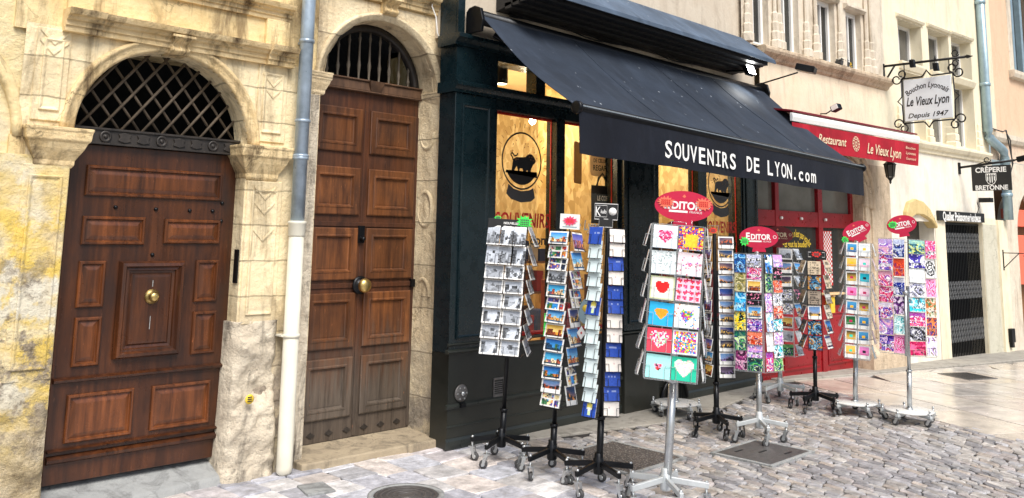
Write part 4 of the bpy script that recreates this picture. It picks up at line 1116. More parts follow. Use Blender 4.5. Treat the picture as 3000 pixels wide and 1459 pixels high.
# upper hood
HD = thing('upper_hood', 'slate-coloured upper canopy hood along the wall above the big awning', 'canopy', (6.7, 5.05, 3.6))
pr = [(5.07, 3.86), (4.96, 3.87), (4.575, 3.56), (4.57, 3.525), (4.585, 3.52)]
m = MB(); m.prismx([(5.07, 3.885), (4.97, 3.88), (4.56, 3.56), (4.56, 3.535), (4.575, 3.535), (4.97, 3.84), (5.07, 3.85)], 4.75, 8.56); m.build('hood_cloth', M['hood'], HD)
m = MB(); m.box(8.40, 8.545, 4.7, 5.05, 3.50, 3.60)
for i, (y0, z0) in enumerate(((4.62, 3.50), (4.71, 3.485), (4.80, 3.47), (4.89, 3.455))): m.box(4.78, 8.5, y0, y0+.075, z0, z0+.05)
m.prismx([(5.07, 3.45), (4.62, 3.54), (4.64, 3.56), (4.97, 3.83), (5.07, 3.84)], 4.78, 8.52)
m.build('hood_underside', M['black_matt'], HD)
m = MB(); m.bar((4.75, 4.558, 3.53), (8.56, 4.558, 3.53), .012, .02); m.build('hood_lip', M['hood'], HD)
# sagging cables below the hood
m = MB()
for k in range(4):
    pts = []
    for i in range(41):
        x = 4.9+3.4*i/40; pts.append((x, 5.035-.004*k, 3.50-.012*k-.03*abs(math.sin(x*2.1+k*.5))-.02*math.sin(x*5+k)))
    m.tube(pts, .007, 5)
tag(m.build('cable_bundle', M['black']), 'bundle of sagging black cables under the upper hood', 'cables')
# small floodlights on the rendered wall
def flood(X, Y, Z, lab, lit, aim):
    t = thing('floodlight', lab, 'floodlight', (X, Y, Z))
    m = MB(); m.obox((X, Y, Z), (.075, 0, 0), (0, .025, -.012), (0, .02, .05)); m.bar((X, Y+.02, Z), (X, 5.05, Z+.03), .03, .02); m.build('lamp_housing', M['black'], t, .006)
    m = MB(); m.obox((X-.0, Y-.03, Z+.006), (.068, 0, 0), (0, .003, -.001), (0, .016, .044)); m.build('lamp_glass', emit('lit_flood', (1, 1, .96), lit), t)
    if aim:
        l = bpy.data.lights.new('flood_light', 'SPOT'); l.energy = aim; l.color = (1, .97, .88); l.spot_size = R(120); l.spot_blend = .8; l.shadow_soft_size = .06
        o = bpy.data.objects.new('flood_light', l); col.objects.link(o); o.location = (X, Y-.06, Z-.03)
        o.rotation_euler = Vector((.3, -.6, .9)).to_track_quat('Z', 'Y').to_euler()
flood(8.30, 4.74, 3.43, 'lit white floodlight under the right end of the upper hood', 30, 26)
flood(4.98, 4.80, 3.63, 'lit white floodlight at the top left corner above the awning', 30, 26)
t = thing('bracket_floodlight', 'black floodlight on a long thin arm over the pink wall', 'floodlight', (8.96, 4.97, 3.40))
m = MB(); m.tube([(8.955, 5.0, 3.39), (8.955, 4.50, 3.475)], .009, 8); m.build('lamp_arm', M['black'], t)
m = MB(); m.obox((8.955, 4.40, 3.505), (.075, .02, 0), (0, .11, .035), (0, -.012, .034)); m.build('lamp_housing', M['black'], t, .008)
m = MB(); m.obox((8.955, 4.415, 3.469), (.04, .01, 0), (0, .04, .013), (0, -.001, .003)); m.build('lamp_glass', M['gold_ink'], t)

# ------------------------------------------------------------------ buildings to the right (frame turned slightly towards the street)
AR = math.atan(.08)
FR = Matrix.Translation((9, 5, 0)) @ Matrix.Rotation(-AR, 4, 'Z')
def rthing(name, label, cat, s, d=0., z=0.):
    p = FR @ Vector((s, d, z)); return thing(name, label, cat, p, -AR)
B2 = rthing('restaurant_building', 'pinkish cream building with carved stone windows over a red restaurant front', 'building', 1.5, .2)
def wallrect(m, x0, x1, z0, z1, holes, yf, yr):
    """wall sheet with rectangular holes and reveals"""
    xs = sorted({x0, x1, *[h[0] for h in holes], *[h[1] for h in holes]}); zs = sorted({z0, z1, *[h[2] for h in holes], *[h[3] for h in holes]})
    for i in range(len(xs)-1):
        for j in range(len(zs)-1):
            cx, cz = (xs[i]+xs[i+1])/2, (zs[j]+zs[j+1])/2
            if any(h[0] < cx < h[1] and h[2] < cz < h[3] for h in holes): continue
            m.add([(xs[i], yf, zs[j]), (xs[i+1], yf, zs[j]), (xs[i+1], yf, zs[j+1]), (xs[i], yf, zs[j+1])], [(0, 1, 2, 3)])
    for a, b, c, d in holes:
        m.add([(a, yf, c), (b, yf, c), (b, yf, d), (a, yf, d), (a, yr, c), (b, yr, c), (b, yr, d), (a, yr, d)], [(0, 1, 5, 4), (1, 2, 6, 5), (2, 3, 7, 6), (3, 0, 4, 7)])
m = MB(FR); wallrect(m, -.0, 3.06, 2.62, 3.75, [], 0, .3); m.box(-.02, 3.055, .3, .5, 2.4, 6.5)
# flat arch with rounded corner over the red front
v = []
rr = .50; cx, cz = 1.80, 2.12
arc = [(cx+rr*math.cos(PI/2*k/12), cz+rr*math.sin(PI/2*k/12)) for k in range(13)]
pp = [(2.3, -.15)]+arc+[(0., 2.62)]
qq = [(3.06, -.15)]+[(3.06, 2.62)]*12+[(1.80, 2.62)]+[(0., 2.62)]
m.build('front_wall', M['plaster_pink'], B2)
m = MB(FR)
for k in range(12):
    a, b = arc[k], arc[k+1]
    m.add([(a[0], 0, a[1]), (3.06, 0, a[1]), (3.06, 0, b[1]), (b[0], 0, b[1])], [(0, 1, 2, 3)])
    m.add([(a[0], 0, a[1]), (b[0], 0, b[1]), (b[0], .3, b[1]), (a[0], .3, a[1])], [(0, 1, 2, 3)], None, True)
m.add([(2.3, 0, -.2), (3.06, 0, -.2), (3.06, 0, 2.12), (2.3, 0, 2.12), (2.3, .3, -.2), (2.3, .3, 2.12)], [(0, 1, 2, 3), (0, 3, 5, 4)])
m.box(0, 1.8, .0, .3, 2.6205, 2.68)
m.build('stone_arch', M['stone_arch'], B2)
m = MB(FR); m.box(2.32, 2.42, -.03, .02, .34, 2.1); m.box(2.50, 2.56, -.022, .02, .34, 2.05); m.build('jamb_moulding', M['stone_arch'], B2, .012, 2)
m = MB(FR)
for r0 in (.50, .60, .70):
    m.arc_sweep(1.80, 2.12, [(r0, -.01), (r0, .03), (r0+.025, .06), (r0+.055, .055), (r0+.07, .012), (r0+.075, -.01)], 0, R(-8), PI/2, 18)
m.build('arch_moulding', M['stone_arch'], B2)
m = MB(FR); m.stack(2.32, 3.03, -.02, .3, [(-.2, .10), (.16, .10), (.22, .06), (.30, .02), (.34, .0)]); m.build('pier_plinth', M['stone_arch'], B2, .015)
m = MB(FR); pf = [(.0, 3.70), (-.03, 3.72), (-.05, 3.75), (-.10, 3.79), (-.115, 3.82), (-.115, 3.85), (-.08, 3.87), (.2, 3.87), (.2, 3.70)]
m.prismx(pf, -.02, 3.10); m.build('sill_course', M['stone_arch'], B2)
HO = [(-.20, .20, 3.88, 5.6), (.465, .87, 3.88, 5.6), (1.32, 1.74, 3.88, 4.72), (2.03, 2.43, 3.88, 4.69)]
m = MB(FR); wallrect(m, -.35, 3.06, 3.86, 6.5, HO, -.005, .25); m.build('window_surround', M['stone_pale'], B2)
for a, b, c, d in HO:
    m = MB(FR); y = .10
    m.box(a, a+.045, y-.03, y+.02, c, d); m.box(b-.05, b, y-.03, y+.02, c, d); m.box(a+.045, b-.05, y-.03, y+.02, d-.06, d); m.box(a+.045, b-.05, y-.03, y+.02, c, c+.05); m.box((a+b)/2-.012, (a+b)/2+.012, y-.028, y+.018, c+.05, d-.06)
    fr_ = m.build('window_frame', M['white'], B2, .003)
    m = MB(FR); m.box(a+.04, b-.04, y+.0, y+.004, c+.03, d-.03); m.build('window_pane', M['dark_glass'], fr_)
    m = MB(FR); m.prismx([(-.03, d+.0), (-.07, d+.03), (-.07, d+.06), (-.005, d+.075), (-.005, d)], a-.06, b+.06); m.build('hood_mould', M['stone_pale'], B2)
# stepped gothic colonnettes on the mullions
for x in (-.27, .30, 1.0, 1.22, 1.82, 2.52, 2.66):
    for dx in (0,) if x not in (.30,) else (0, .1):
        m = MB(FR); z = 3.87
        m.lathe((x+dx, -.03, 0), [(.075, z), (.075, z+.09), (.055, z+.11), (.06, z+.2), (.045, z+.22), (.048, z+.32), (.035, z+.34), (.038, z+.44), (.024, z+.46), (.024, z+1.9)], 6, smooth=False)
        m.build('colonnette', M['stone_pale'], B2)
# red restaurant front
RF = MB(FR)
Yd = .16
RF.box(0, .04, Yd-.02, Yd+.06, -.05, 2.66); RF.box(.46, .54, Yd-.03, Yd+.06, -.05, 2.66); RF.box(1.42, 1.52, Yd-.03, Yd+.06, -.05, 2.66); RF.box(2.24, 2.3, Yd-.02, Yd+.06, -.05, 2.66)
for a, b in ((.04, .46), (.54, 1.42), (1.52, 2.24)):
    RF.box(a, b, Yd-.022, Yd+.05, 1.76, 1.95); RF.box(a, b, Yd-.01, Yd+.05, -.05, .78)
RF.build('red_timber_front', M['paint_red'], B2, .004)
for a, b in ((.06, .44), (.57, 1.39), (1.55, 2.21)):
    m = MB(FR); m.panel(a+.02, b-.02, .06, .70, Yd-.0105, [(0, 0), (0, .01), (.02, .014), (.03, .0), (.06, .008), (.07, .008)]); m.build('door_panel', M['paint_red'], B2)
for a, b in ((.04, .46), (.54, 1.42), (1.52, 2.24)):
    m = MB(FR); m.box(a, b, Yd+.02, Yd+.026, 1.95, 2.64); m.build('transom_pane', M['grey_glass'], B2)
    m = MB(FR); m.box(a, b, Yd+.02, Yd+.026, .78, 1.76); g = m.build('door_pane', M['dark_glass'], B2)
    if a == .54:
        m = MB(FR); text(m, 'Pour oui ou n\'est pas voulut', (.96, Yd+.018, 1.68), (1, 0, 0), (0, 0, 1), .74, .085, .1, .02, arc=.46); text(m, 'Et gout ha boudien', (.96, Yd+.018, 1.55), (1, 0, 0), (0, 0, 1), .5, .075, .1, .02)
        m.build('yellow_lettering', M['yellow_ink'], g, fixn=False)
    if a == 1.52:
        m = MB(FR)
        for i in range(8):
            for j in range(24):
                if (i+j) % 2 == 0: m.add([(1.55+i*.03, Yd+.018, 1.04+j*.028), (1.58+i*.03, Yd+.018, 1.04+j*.028), (1.58+i*.03, Yd+.018, 1.068+j*.028), (1.55+i*.03, Yd+.018, 1.068+j*.028)], [(0, 1, 2, 3)])
        m.build('gingham_check', M['white'], g, fixn=False)
        m = MB(FR); m.box(1.545, 1.795, Yd+.0185, Yd+.0195, 1.03, 1.72); m.build('gingham_curtain', M['red_ink'], g)
m = MB(FR)
for x in (.56, 1.0, 1.56): m.lathe((x, Yd-.025, 1.86), [(.018, 0), (.018, .03), (.012, .034)], 10, 'y')
m.build('door_lamp', M['white'], B2)
m = MB(FR); m.box(-.02, 3.0, .3, .4, -.1, 2.6); m.build('inner_darkness', M['dark_void'], B2)  # near-black sheet stands in for the unlit inside
m = MB(FR); m.box(1.53, 1.62, Yd-.10, Yd-.01, .70, .90); tag(m.build('letter_box', M['yellow_ink'], None, .006), 'small yellow-orange box fixed to the red restaurant door', 'letter box')
m = MB(FR); m.box(1.35, 1.85, Yd-.14, Yd-.02, .925, .95); m.box(1.56, 1.60, Yd-.12, Yd-.02, .9005, .9245); tag(m.build('timber_ledge', M['tan_wood'], None, .004), 'narrow pale wooden ledge above the yellow box on the red front', 'ledge')
# flowers on the sill
t = rthing('flower_box', 'small flower trough with yellow bloom on the carved window sill', 'planter', 1.95, -.05, 3.87)
m = MB(FR); m.stack(1.72, 1.95, -.09, .0, [(3.872, -.01), (3.93, .0)]); m.build('trough', M['rubber'], t)
m = MB(FR)
for k in range(60): x = random.uniform(1.72, 1.95); m.obox((x, random.uniform(-.09, -.01), random.uniform(3.93, 3.97)), (.012, .004, .004), (0, .008, .003), (.001, .002, .002))
m.build('foliage', plain('dark_leaves', (.04, .06, .07), .6), t)
m = MB(FR)
for k in range(14): m.obox((random.uniform(1.96, 2.02), random.uniform(-.08, -.02), random.uniform(3.88, 3.95)), (.01, .003, 0), (0, .008, .003), (.0, .001, .006))
m.build('bloom', M['yellow_ink'], t)

# red awning of the restaurant
RA = rthing('restaurant_awning', 'short red restaurant awning with white stripe and script lettering', 'awning', 1.6, -.3, 2.9)
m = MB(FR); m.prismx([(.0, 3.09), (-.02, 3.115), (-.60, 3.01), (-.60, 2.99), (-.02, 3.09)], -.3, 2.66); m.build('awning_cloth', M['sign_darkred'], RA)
m = MB(FR); m.prismx([(-.58, 2.885), (-.612, 2.88), (-.622, 2.93), (-.615, 2.972), (-.58, 2.976)], -.32, 2.68); m.build('front_bar', M['white'], RA, .004)
m = MB(FR); v = []
for j in range(3):
    for i in range(31): x = -.32+3.0*i/30; v.append((x-.05*j/2*(i/30), -.605-.006*math.sin(x*7)*j/2, 2.872-.145*j))
m.add(v, [(j*31+i, j*31+i+1, j*31+32+i, j*31+31+i) for j in range(2) for i in range(30)], None, True); va = m.build('valance', M['awning_red'], RA)
def lettering(*a, **k):
    mm = MB(FR); text(mm, *a, **k); return mm
y = -.614
lettering('Restaurant', (.50, y, 2.74), (1, 0, 0), (0, 0, 1), .62, .10, .35, .01).build('awning_lettering', M['gold_ink'], va, fixn=False)
lettering('Le Vieux Lyon', (1.72, y, 2.71), (1, 0, -.01), (0, 0, 1), .86, .125, .35, .01).build('awning_lettering', M['gold_ink'], va, fixn=False)
for i, s_ in enumerate(('Bouchon', 'Lyonnais', 'Gourmand')):
    m = MB(FR); text(m, s_, (2.42, y, 2.80-.07*i), (1, 0, 0), (0, 0, 1), .27, .035, .3)
    m.build('small_lettering', M['gold_ink'], va, fixn=False)
m = MB(FR); n = 24
for r0, r1 in ((.05, .058), (.085, .09)):
    for k in range(n):
        a, b = 2*PI*k/n, 2*PI*(k+1)/n
        m.add([(1.03+q*math.cos(w_)*.9, y, 2.74+q*math.sin(w_)) for w_, q in ((a, r0), (a, r1), (b, r1), (b, r0))], [(0, 1, 2, 3)])
for k in range(12): a = 2*PI*k/12; m.obox((1.03+.07*math.cos(a), y, 2.74+.072*math.sin(a)), (.008, 0, 0), (0, .0006, 0), (0, 0, .008))
text(m, 'O', (1.03, y, 2.74), (1, 0, 0), (0, 0, 1), .045, .06, 0, .03)
m.build('round_crest', M['gold_ink'], va, fixn=False)
# lantern under the red awning
LT = rthing('wall_lantern', 'black iron wall lantern hanging by the stone arch under the red awning', 'lantern', 2.7, -.25, 2.55)
m = MB(FR); x, y = 2.64, -.22
m.lathe((x, y, 0), [(.02, 2.68), (.075, 2.63), (.085, 2.62), (.07, 2.612)], 6, smooth=False); m.lathe((x, y, 0), [(.05, 2.45), (.03, 2.43), (.012, 2.40), (.016, 2.385), (.004, 2.36)], 6, smooth=False)
for k in range(6): a = PI*k/3; m.tube([(x+.07*math.cos(a), y+.07*math.sin(a), 2.615), (x+.047*math.cos(a), y+.047*math.sin(a), 2.45)], .006, 5)
m.tube([(x, y, 2.68), (x, y, 2.74), (x, 0, 2.78)], .008, 6); m.build('lantern_frame', M['iron'], LT)
m = MB(FR); m.lathe((x, y, 0), [(.045, 2.455), (.066, 2.61)], 6, smooth=False); m.build('lantern_glass', M['grey_glass'], LT)
# small flood on the pink wall
t = rthing('small_floodlight', 'small black floodlight on a curved cable above the red awning', 'floodlight', 1.32, -.1, 3.22)
m = MB(FR); m.tube([(1.32, .0, 3.19), (1.32, -.08, 3.185), (1.32, -.15, 3.22)], .008, 6); m.build('lamp_arm', M['black'], t)
m = MB(FR); m.obox((1.33, -.21, 3.245), (.05, 0, 0), (0, .05, -.02), (0, .012, .035)); m.build('lamp_housing', M['black'], t, .006)
m = MB(FR); m.obox((1.285, -.215, 3.247), (.012, 0, 0), (0, .04, -.016), (0, .01, .028)); m.build('lamp_glass', M['white'], t)

# ---- crêperie building
B3 = rthing('creperie_building', 'cream building with mullioned stone windows and a folding metal gate', 'building', 5, .2)
HL = [(3.52, 4.27, 4.20, 4.83), (4.50, 5.215, 4.20, 4.85), (5.31, 6.05, 4.22, 4.87), (3.52, 4.27, 3.10, 4.06), (4.50, 5.215, 3.10, 4.08), (5.31, 6.05, 3.10, 4.14)]
m = MB(FR); wallrect(m, 3.06, 6.55, 3.0, 6.8, HL, .0, .26); m.build('upper_wall', M['plaster_cream'], B3)
for a, b, c, d in HL:
    m = MB(FR); y = .20; w = b-a
    m.box(a, a+.05, y-.03, y+.02, c, d); m.box(b-.05, b, y-.03, y+.02, c, d); m.box(a+.05, b-.05, y-.03, y+.02, d-.05, d); m.box(a+.05, b-.05, y-.03, y+.02, c, c+.05); m.box(a+w/2-.02, a+w/2+.02, y-.028, y+.018, c+.05, d-.05)
    f_ = m.build('window_frame', M['white'], B3, .003)
    m = MB(FR); m.box(a+.03, b-.03, y, y+.004, c+.03, d-.03); m.build('window_pane', M['grey_glass'], f_)
for (a, b, c, d) in HL[:3]:
    m = MB(FR); m.prismx([(-.0, d+.02), (-.035, d+.03), (-.05, d+.06), (-.0, d+.09)], a-.05, b+.05); m.build('hood_mould', M['plaster_cream'], B3)
    m = MB(FR); m.prismx([(0, c-.12), (-.02, c-.11), (-.055, c-.03), (-.055, c-.0), (.2, c+.0), (.2, c-.12)], a-.02, b+.02)
    m.build('transom_bar', M['plaster_cream'], B3)
for x in (3.43, 4.38, 5.262, 6.15):
    m = MB(FR)
    for k in range(4): m.stack(x-.05+.008*k, x+.05-.008*k, -.01, .1, [(3.06+.12*k, .035-.008*k), (3.15+.12*k, .035-.008*k), (3.18+.12*k, .015-.004*k)])
    m.build('mullion_base', M['plaster_cream'], B3)
m = MB(FR); m.prismx([(0, 2.90), (-.03, 2.91), (-.04, 2.95), (-.07, 2.97), (-.10, 3.02), (-.10, 3.05), (-.05, 3.07), (.1, 3.07), (.1, 2.90)], 3.07, 6.42); m.build('string_course', M['plaster_cream'], B3)
HG = [(4.73, 6.06, -.25, 1.92), (3.50, 4.36, .95, 1.90)]
m = MB(FR); wallrect(m, 3.06, 4.40, -.25, 2.98, [HG[1]], .0, .3); wallrect(m, 4.40, 6.62, 2.0, 2.98, [], 0, .3); m.build('lower_wall', M['plaster_white'], B3)
m = MB(FR); wallrect(m, 4.40, 6.62, -.25, 2.0, [HG[0]], -.004, .3); m.build('gate_wall', M['plaster_cream'], B3)
m = MB(FR); m.box(6.07, 6.62, -.012, .1, -.25, 1.9); m.build('grit_panel', M['plaster_grit'], B3)
m = MB(FR); m.box(6.62, 6.95, -.05, .3, -.35, 1.98); m.build('corner_pilaster', M['plaster_cream'], B3, .006)
# lintel of the small window
m = MB(FR); pts = [(3.40, 1.88), (3.42, 2.02), (3.52, 2.16), (3.72, 2.21), (3.95, 2.18), (4.15, 2.08), (4.36, 1.86), (4.36, 1.80), (4.18, 1.92), (3.93, 1.99), (3.7, 1.99), (3.52, 1.92), (3.46, 1.84)]
m.prism(pts, -.06, .1); m.build('arched_lintel', M['stone_yellow'], B3, .012)
m = MB(FR); m.box(3.50, 4.36, .22, .23, .95, 1.9); m.build('small_window_pane', M['dark_glass'], B3)
m = MB(FR); m.box(3.62, 3.66, .19, .22, .95, 1.9); m.box(3.93, 3.97, .19, .22, .95, 1.9); m.build('small_window_frame', M['wood_black'], B3)
# folding gate
G = rthing('folding_gate', 'closed black folding lattice gate in a cream doorway', 'gate', 5.4, .08, -.1)
m = MB(FR)
for i in range(24):
    x = 4.745+1.30*i/23; m.box(x-.007, x+.007, .05, .066, -.15, 1.90)
for z in (-.12, 1.885): m.box(4.735, 6.055, .045, .07, z-.012, z+.012)
m.build('gate_upright', M['black'], G)
for (z0, z1) in ((1.45, 1.75), (.75, 1.02), (.12, .45)):
    m = MB(FR)
    for i in range(23):
        x = 4.745+1.30*i/23; dx = 1.30/23; zm = (z0+z1)/2
        for a, b in (((x, z0), (x+dx, zm)), ((x+dx, zm), (x, z1)), ((x+dx, z0), (x, zm)), ((x, zm), (x+dx, z1))):
            m.bar((a[0], .044, a[1]), (b[0], .044, b[1]), .003, .007)
    m.build('gate_lattice', M['gate_iron'], G)
m = MB(FR); m.box(4.6, 6.2, .25, .3, -.3, 2.0); m.build('gate_dark_sheet', M['dark_void'], G)  # near-black sheet stands in for the unlit space behind the gate
# name board above the gate
NB = rthing('gate_signboard', 'long narrow black board with white lettering above the folding gate', 'sign', 5.25, -.04, 2.0)
m = MB(FR); Q = Matrix.Rotation(R(.0), 4, 'Y'); m.box(4.45, 6.07, -.05, -.006, 1.925, 2.07); m.build('board', M['black_matt'], NB, .004)
m = MB(FR); text(m, 'Quallet Poissonneriesdeux', (5.24, -.053, 1.995), (1, 0, 0), (0, 0, 1), 1.36, .125, 0, .03); m.build('board_lettering', M['white_ink'], NB, fixn=False)
m = MB(FR); m.tube([(5.85, -.03, 2.07), (5.85, -.06, 2.16), (5.86, -.03, 2.24)], .007, 5); m.obox((5.98, -.12, 2.28), (.06, 0, .0), (0, .09, .0), (0, 0, .035)); tag(m.build('security_camera', M['iron'], None, .004), 'small grey camera lamp on the wall above the gate board', 'camera')
m = MB(FR); m.box(6.72, 6.86, -.11, -.052, .02, .24); m.box(6.745, 6.835, -.10, -.055, -.06, .0195); tag(m.build('meter_box', M['black'], None, .006), 'small black meter box low on the cream corner pilaster', 'meter box')
# bracket on pilaster
t = rthing('iron_bracket', 'thin black iron bracket with curled end on the cream corner pilaster', 'bracket', 6.72, -.06, 1.3)
m = MB(FR); x = 6.70
m.bar((x, -.055, 1.17), (x, -.055, 1.50), .014, .02); m.tube([(x, -.055, 1.45), (x+.0, -.34, 1.45), (x, -.39, 1.44), (x, -.385, 1.40), (x, -.36, 1.41)], .008, 6); m.tube([(x, -.055, 1.20), (x, -.30, 1.45)], .007, 6); m.build('bracket_bar', M['iron'], t)
# pale blue downpipe with swan neck
t = rthing('swan_neck_downpipe', 'pale blue downpipe with a swan-neck bend at the end of the cream building', 'drainpipe', 6.4, -.08, 4.)
m = MB(FR); m.tube([(6.36, -.07, 6.9), (6.36, -.07, 3.42), (6.38, -.075, 3.34), (6.45, -.09, 3.27), (6.75, -.11, 3.17), (6.84, -.115, 3.12), (6.87, -.115, 3.02), (6.87, -.115, 1.99)], .072, 14); m.build('pipe', M['zinc_light'], t)
for x, z, y in ((6.36, 4.2, -.07), (6.36, 5.6, -.07), (6.87, 2.95, -.115), (6.87, 2.4, -.115)):
    m = MB(FR); m.lathe((x, y, z), [(.074, -.03), (.084, -.025), (.084, .025), (.074, .03)], 14)
    m.build('pipe_collar', M['zinc_light'], t)

# ---- far right building
B4 = rthing('salmon_building', 'salmon plastered building with stone ledge beyond the swan-neck downpipe', 'building', 9, .2)
m = MB(FR); wallrect(m, 6.56, 12.5, 2.98, 7.5, [(7.80, 9.2, 4.62, 6.6)], -.02, .3); m.build('upper_wall', M['plaster_salmon'], B4)
m = MB(FR); m.arch_wall(6.97, 9.4, -.5, 2.97, 8.25, .80, 1.75, -.03, .4); m.box(9.4, 12.5, -.03, .3, -.5, 2.97); m.build('lower_wall', M['stone_pale'], B4)
m = MB(FR); m.prismx([(-.02, 3.28), (-.06, 3.30), (-.09, 3.36), (-.09, 3.44), (-.02, 3.46)], 6.62, 12.5); m.build('stone_ledge', M['stone_pale'], B4)
m = MB(FR); m.box(6.56, 6.80, -.045, .0, 3.47, 7.5); m.build('quoin_strip', M['plaster_pink'], B4)
m = MB(FR); m.prismx([(-.02, 4.48), (-.10, 4.50), (-.12, 4.56), (-.12, 4.62), (.2, 4.62), (.2, 4.48)], 7.55, 9.4); m.build('window_sill', M['stone_pale'], B4)
m = MB(FR); m.box(7.62, 7.80, -.035, .1, 4.62, 6.7); m.build('window_jamb', M['stone_pale'], B4, .01)
m = MB(FR); m.box(7.80, 7.86, .12, .2, 4.62, 6.6); m.box(8.05, 8.14, .05, .2, 4.62, 6.6); m.box(8.6, 8.7, .1, .2, 4.62, 6.6); wf = m.build('window_frame', M['zinc_light'], B4)
m = MB(FR); m.box(7.8, 9.2, .19, .2, 4.62, 6.6); m.build('window_pane', M['dark_glass'], wf)
m = MB(FR); m.box(7.3, 9.2, .3, .36, -.5, 2.8); m.build('arch_infill', M['shelf'], B4)
m = MB(FR); m.box(7.5, 8.9, .12, .2, .9, 1.75); m.box(7.5, 8.9, .15, .24, 1.9, 2.2); tag(m.build('shop_banner', M['orange_star'], None, .01), 'orange banner inside the stone arch of the salmon building', 'banner')
m = MB(FR); m.tube([(6.6, -.03, 3.5), (6.9, -.1, 3.46), (7.05, -.1, 3.50), (7.12, -.1, 3.3), (7.25, -.1, 2.95), (7.1, -.1, 2.75), (6.9, -.1, 2.78)], .011, 6); m.tube([(7.0, -.1, 3.5), (7.2, -.1, 3.35), (7.22, -.1, 2.9)], .009, 6)
tag(m.build('wall_cable', M['rubber'], None), 'loose grey cables by the swan-neck pipe and stone ledge', 'cables')

# ---- hanging signs
def spiral(c, r0, turns, a0, plane='yz', n=26, sg=1):
    out = []
    for k in range(n+1):
        t = k/n; a = a0+sg*2*PI*turns*t; r = r0*(1-.45*t); out.append((c[0], c[1]+r*math.cos(a), c[2]+r*math.sin(a)))
    return out
sx = 3.03
HS = rthing('hanging_sign', 'square pale hanging sign with curled iron frame and script lettering on a long arm', 'hanging sign', sx, -.6, 3.5)
m = MB(FR); m.tube([(sx, 0, 4.045), (sx, -1.10, 4.02)], .017, 8); m.tube([(sx, -.02, 3.83), (sx, -.16, 4.03)], .013, 6); m.box(sx-.02, sx+.02, -.012, .0, 3.80, 4.08)
m.lathe((sx, 0, 0), [(.001, 0)], 3) if False else None
m.obox((sx, -1.14, 4.02), (.004, 0, 0), (0, .055, 0), (0, 0, .004)); m.prismx([(-1.08, 4.02), (-1.13, 4.045), (-1.20, 4.015), (-1.13, 3.995)], sx-.008, sx+.008)
m.tube(spiral((sx, -.98, 4.09), .05, 1.1, 3.6), .008, 5); m.tube(spiral((sx, -.98, 3.95), .05, 1.1, 2.6, sg=-1), .008, 5)
m.build('sign_arm', M['iron'], HS)
SYc, SZc, sw, sh = -.595, 3.52, .63, .57
m = MB(FR); m.box(sx-.012, sx+.012, SYc-sw/2, SYc+sw/2, SZc-sh/2, SZc+sh/2); sb = m.build('sign_board', M['sign_white'], HS, .003)
m = MB(FR); fb = []
y0, y1, z0, z1 = SYc-sw/2-.025, SYc+sw/2+.025, SZc-sh/2-.025, SZc+sh/2+.025
m.tube([(sx, y1, z0), (sx, y1+.01, SZc-.06), (sx, y1+.07, SZc), (sx, y1+.01, SZc+.06), (sx, y1, z1)], .009, 6)
m.tube([(sx, y0, z0), (sx, y0-.01, SZc-.06), (sx, y0-.07, SZc), (sx, y0-.01, SZc+.06), (sx, y0, z1)], .009, 6)
for zz, sg in ((z1, 1), (z0, -1)): m.tube([(sx, y1, zz), (sx, SYc+.07, zz+.0), (sx, SYc+.05, zz+.01*sg), (sx, SYc, zz+.08*sg), (sx, SYc-.05, zz+.01*sg), (sx, SYc-.07, zz), (sx, y0, zz)], .011, 6)
for yy, zz in ((y1, z1), (y1, z0), (y0, z1), (y0, z0)):
    sy_ = 1 if yy == y1 else -1; sz_ = 1 if zz == z1 else -1
    m.tube(spiral((sx, yy+.075*sy_, zz+.0*sz_), .068, 1., PI if sy_ > 0 else 0, sg=sz_*sy_), .010, 5)
    m.tube(spiral((sx, yy, zz+.07*sz_), .06, 1., -PI/2*sz_, sg=-sz_*sy_), .010, 5)
m.tube([(sx, y1-.04, z1), (sx, y1-.04, 4.04)], .007, 5); m.tube([(sx, y0+.04, z1), (sx, y0+.04, 4.03)], .007, 5)
m.build('scroll_frame', M['iron'], HS)
m = MB(FR); ex, ez = (0, -1, 0), (0, 0, 1); o = sx-.0135
text(m, 'Bouchon Lyonnais', (o, SYc, SZc+.19), ex, ez, .62, .075, .2, .015, arc=.44); m.build('curved_lettering', M['black_ink'], sb, fixn=False)
m = MB(FR); text(m, 'Le Vieux Lyon', (o, SYc, SZc-.02), ex, ez, .57, .12, .3, .02); m.build('sign_lettering', M['black_ink'], sb, fixn=False)
m = MB(FR); text(m, 'Depuis 1947', (o, SYc, SZc-.215), ex, ez, .54, .065, .3, .015); m.build('small_lettering', M['black_ink'], sb, fixn=False)
for k, (yy, zz) in enumerate(((-.45, 4.04), (-.76, 3.95))):
    m = MB(FR); m.tube([(sx, yy+.05, 4.03), (sx-.05, yy+.02, 4.08), (sx-.08, yy, 4.02)], .008, 5); m.obox((sx-.085, yy, zz-.03), (.025, 0, 0), (0, .032, 0), (.006, .008, .055)); m.build('sign_spotlight', M['black'], HS, .006)
sx = 5.33
CS = rthing('creperie_sign', 'black hanging sign with white lettering and striped shield by the downpipe', 'hanging sign', sx, -.45, 2.6)
m = MB(FR); m.tube([(sx, 0, 2.76), (sx, -.80, 2.835)], .018, 8); m.box(sx-.03, sx+.03, -.02, .0, 2.66, 2.84); m.tube(spiral((sx, -.42, 2.86), .05, 1., 3.1), .008, 5); m.tube([(sx, -.22, 2.78), (sx, -.40, 2.84), (sx, -.58, 2.80)], .007, 5); m.build('sign_arm', M['iron'], CS)
m = MB(FR); m.obox((sx-.0, -.94, 2.86), (.03, 0, 0), (0, .10, -.02), (0, .008, .04)); m.tube([(sx, -.80, 2.835), (sx, -.9, 2.855)], .014, 6); m.build('sign_spotlight', M['black'], CS, .008)
yc, zc = -.467, 2.583
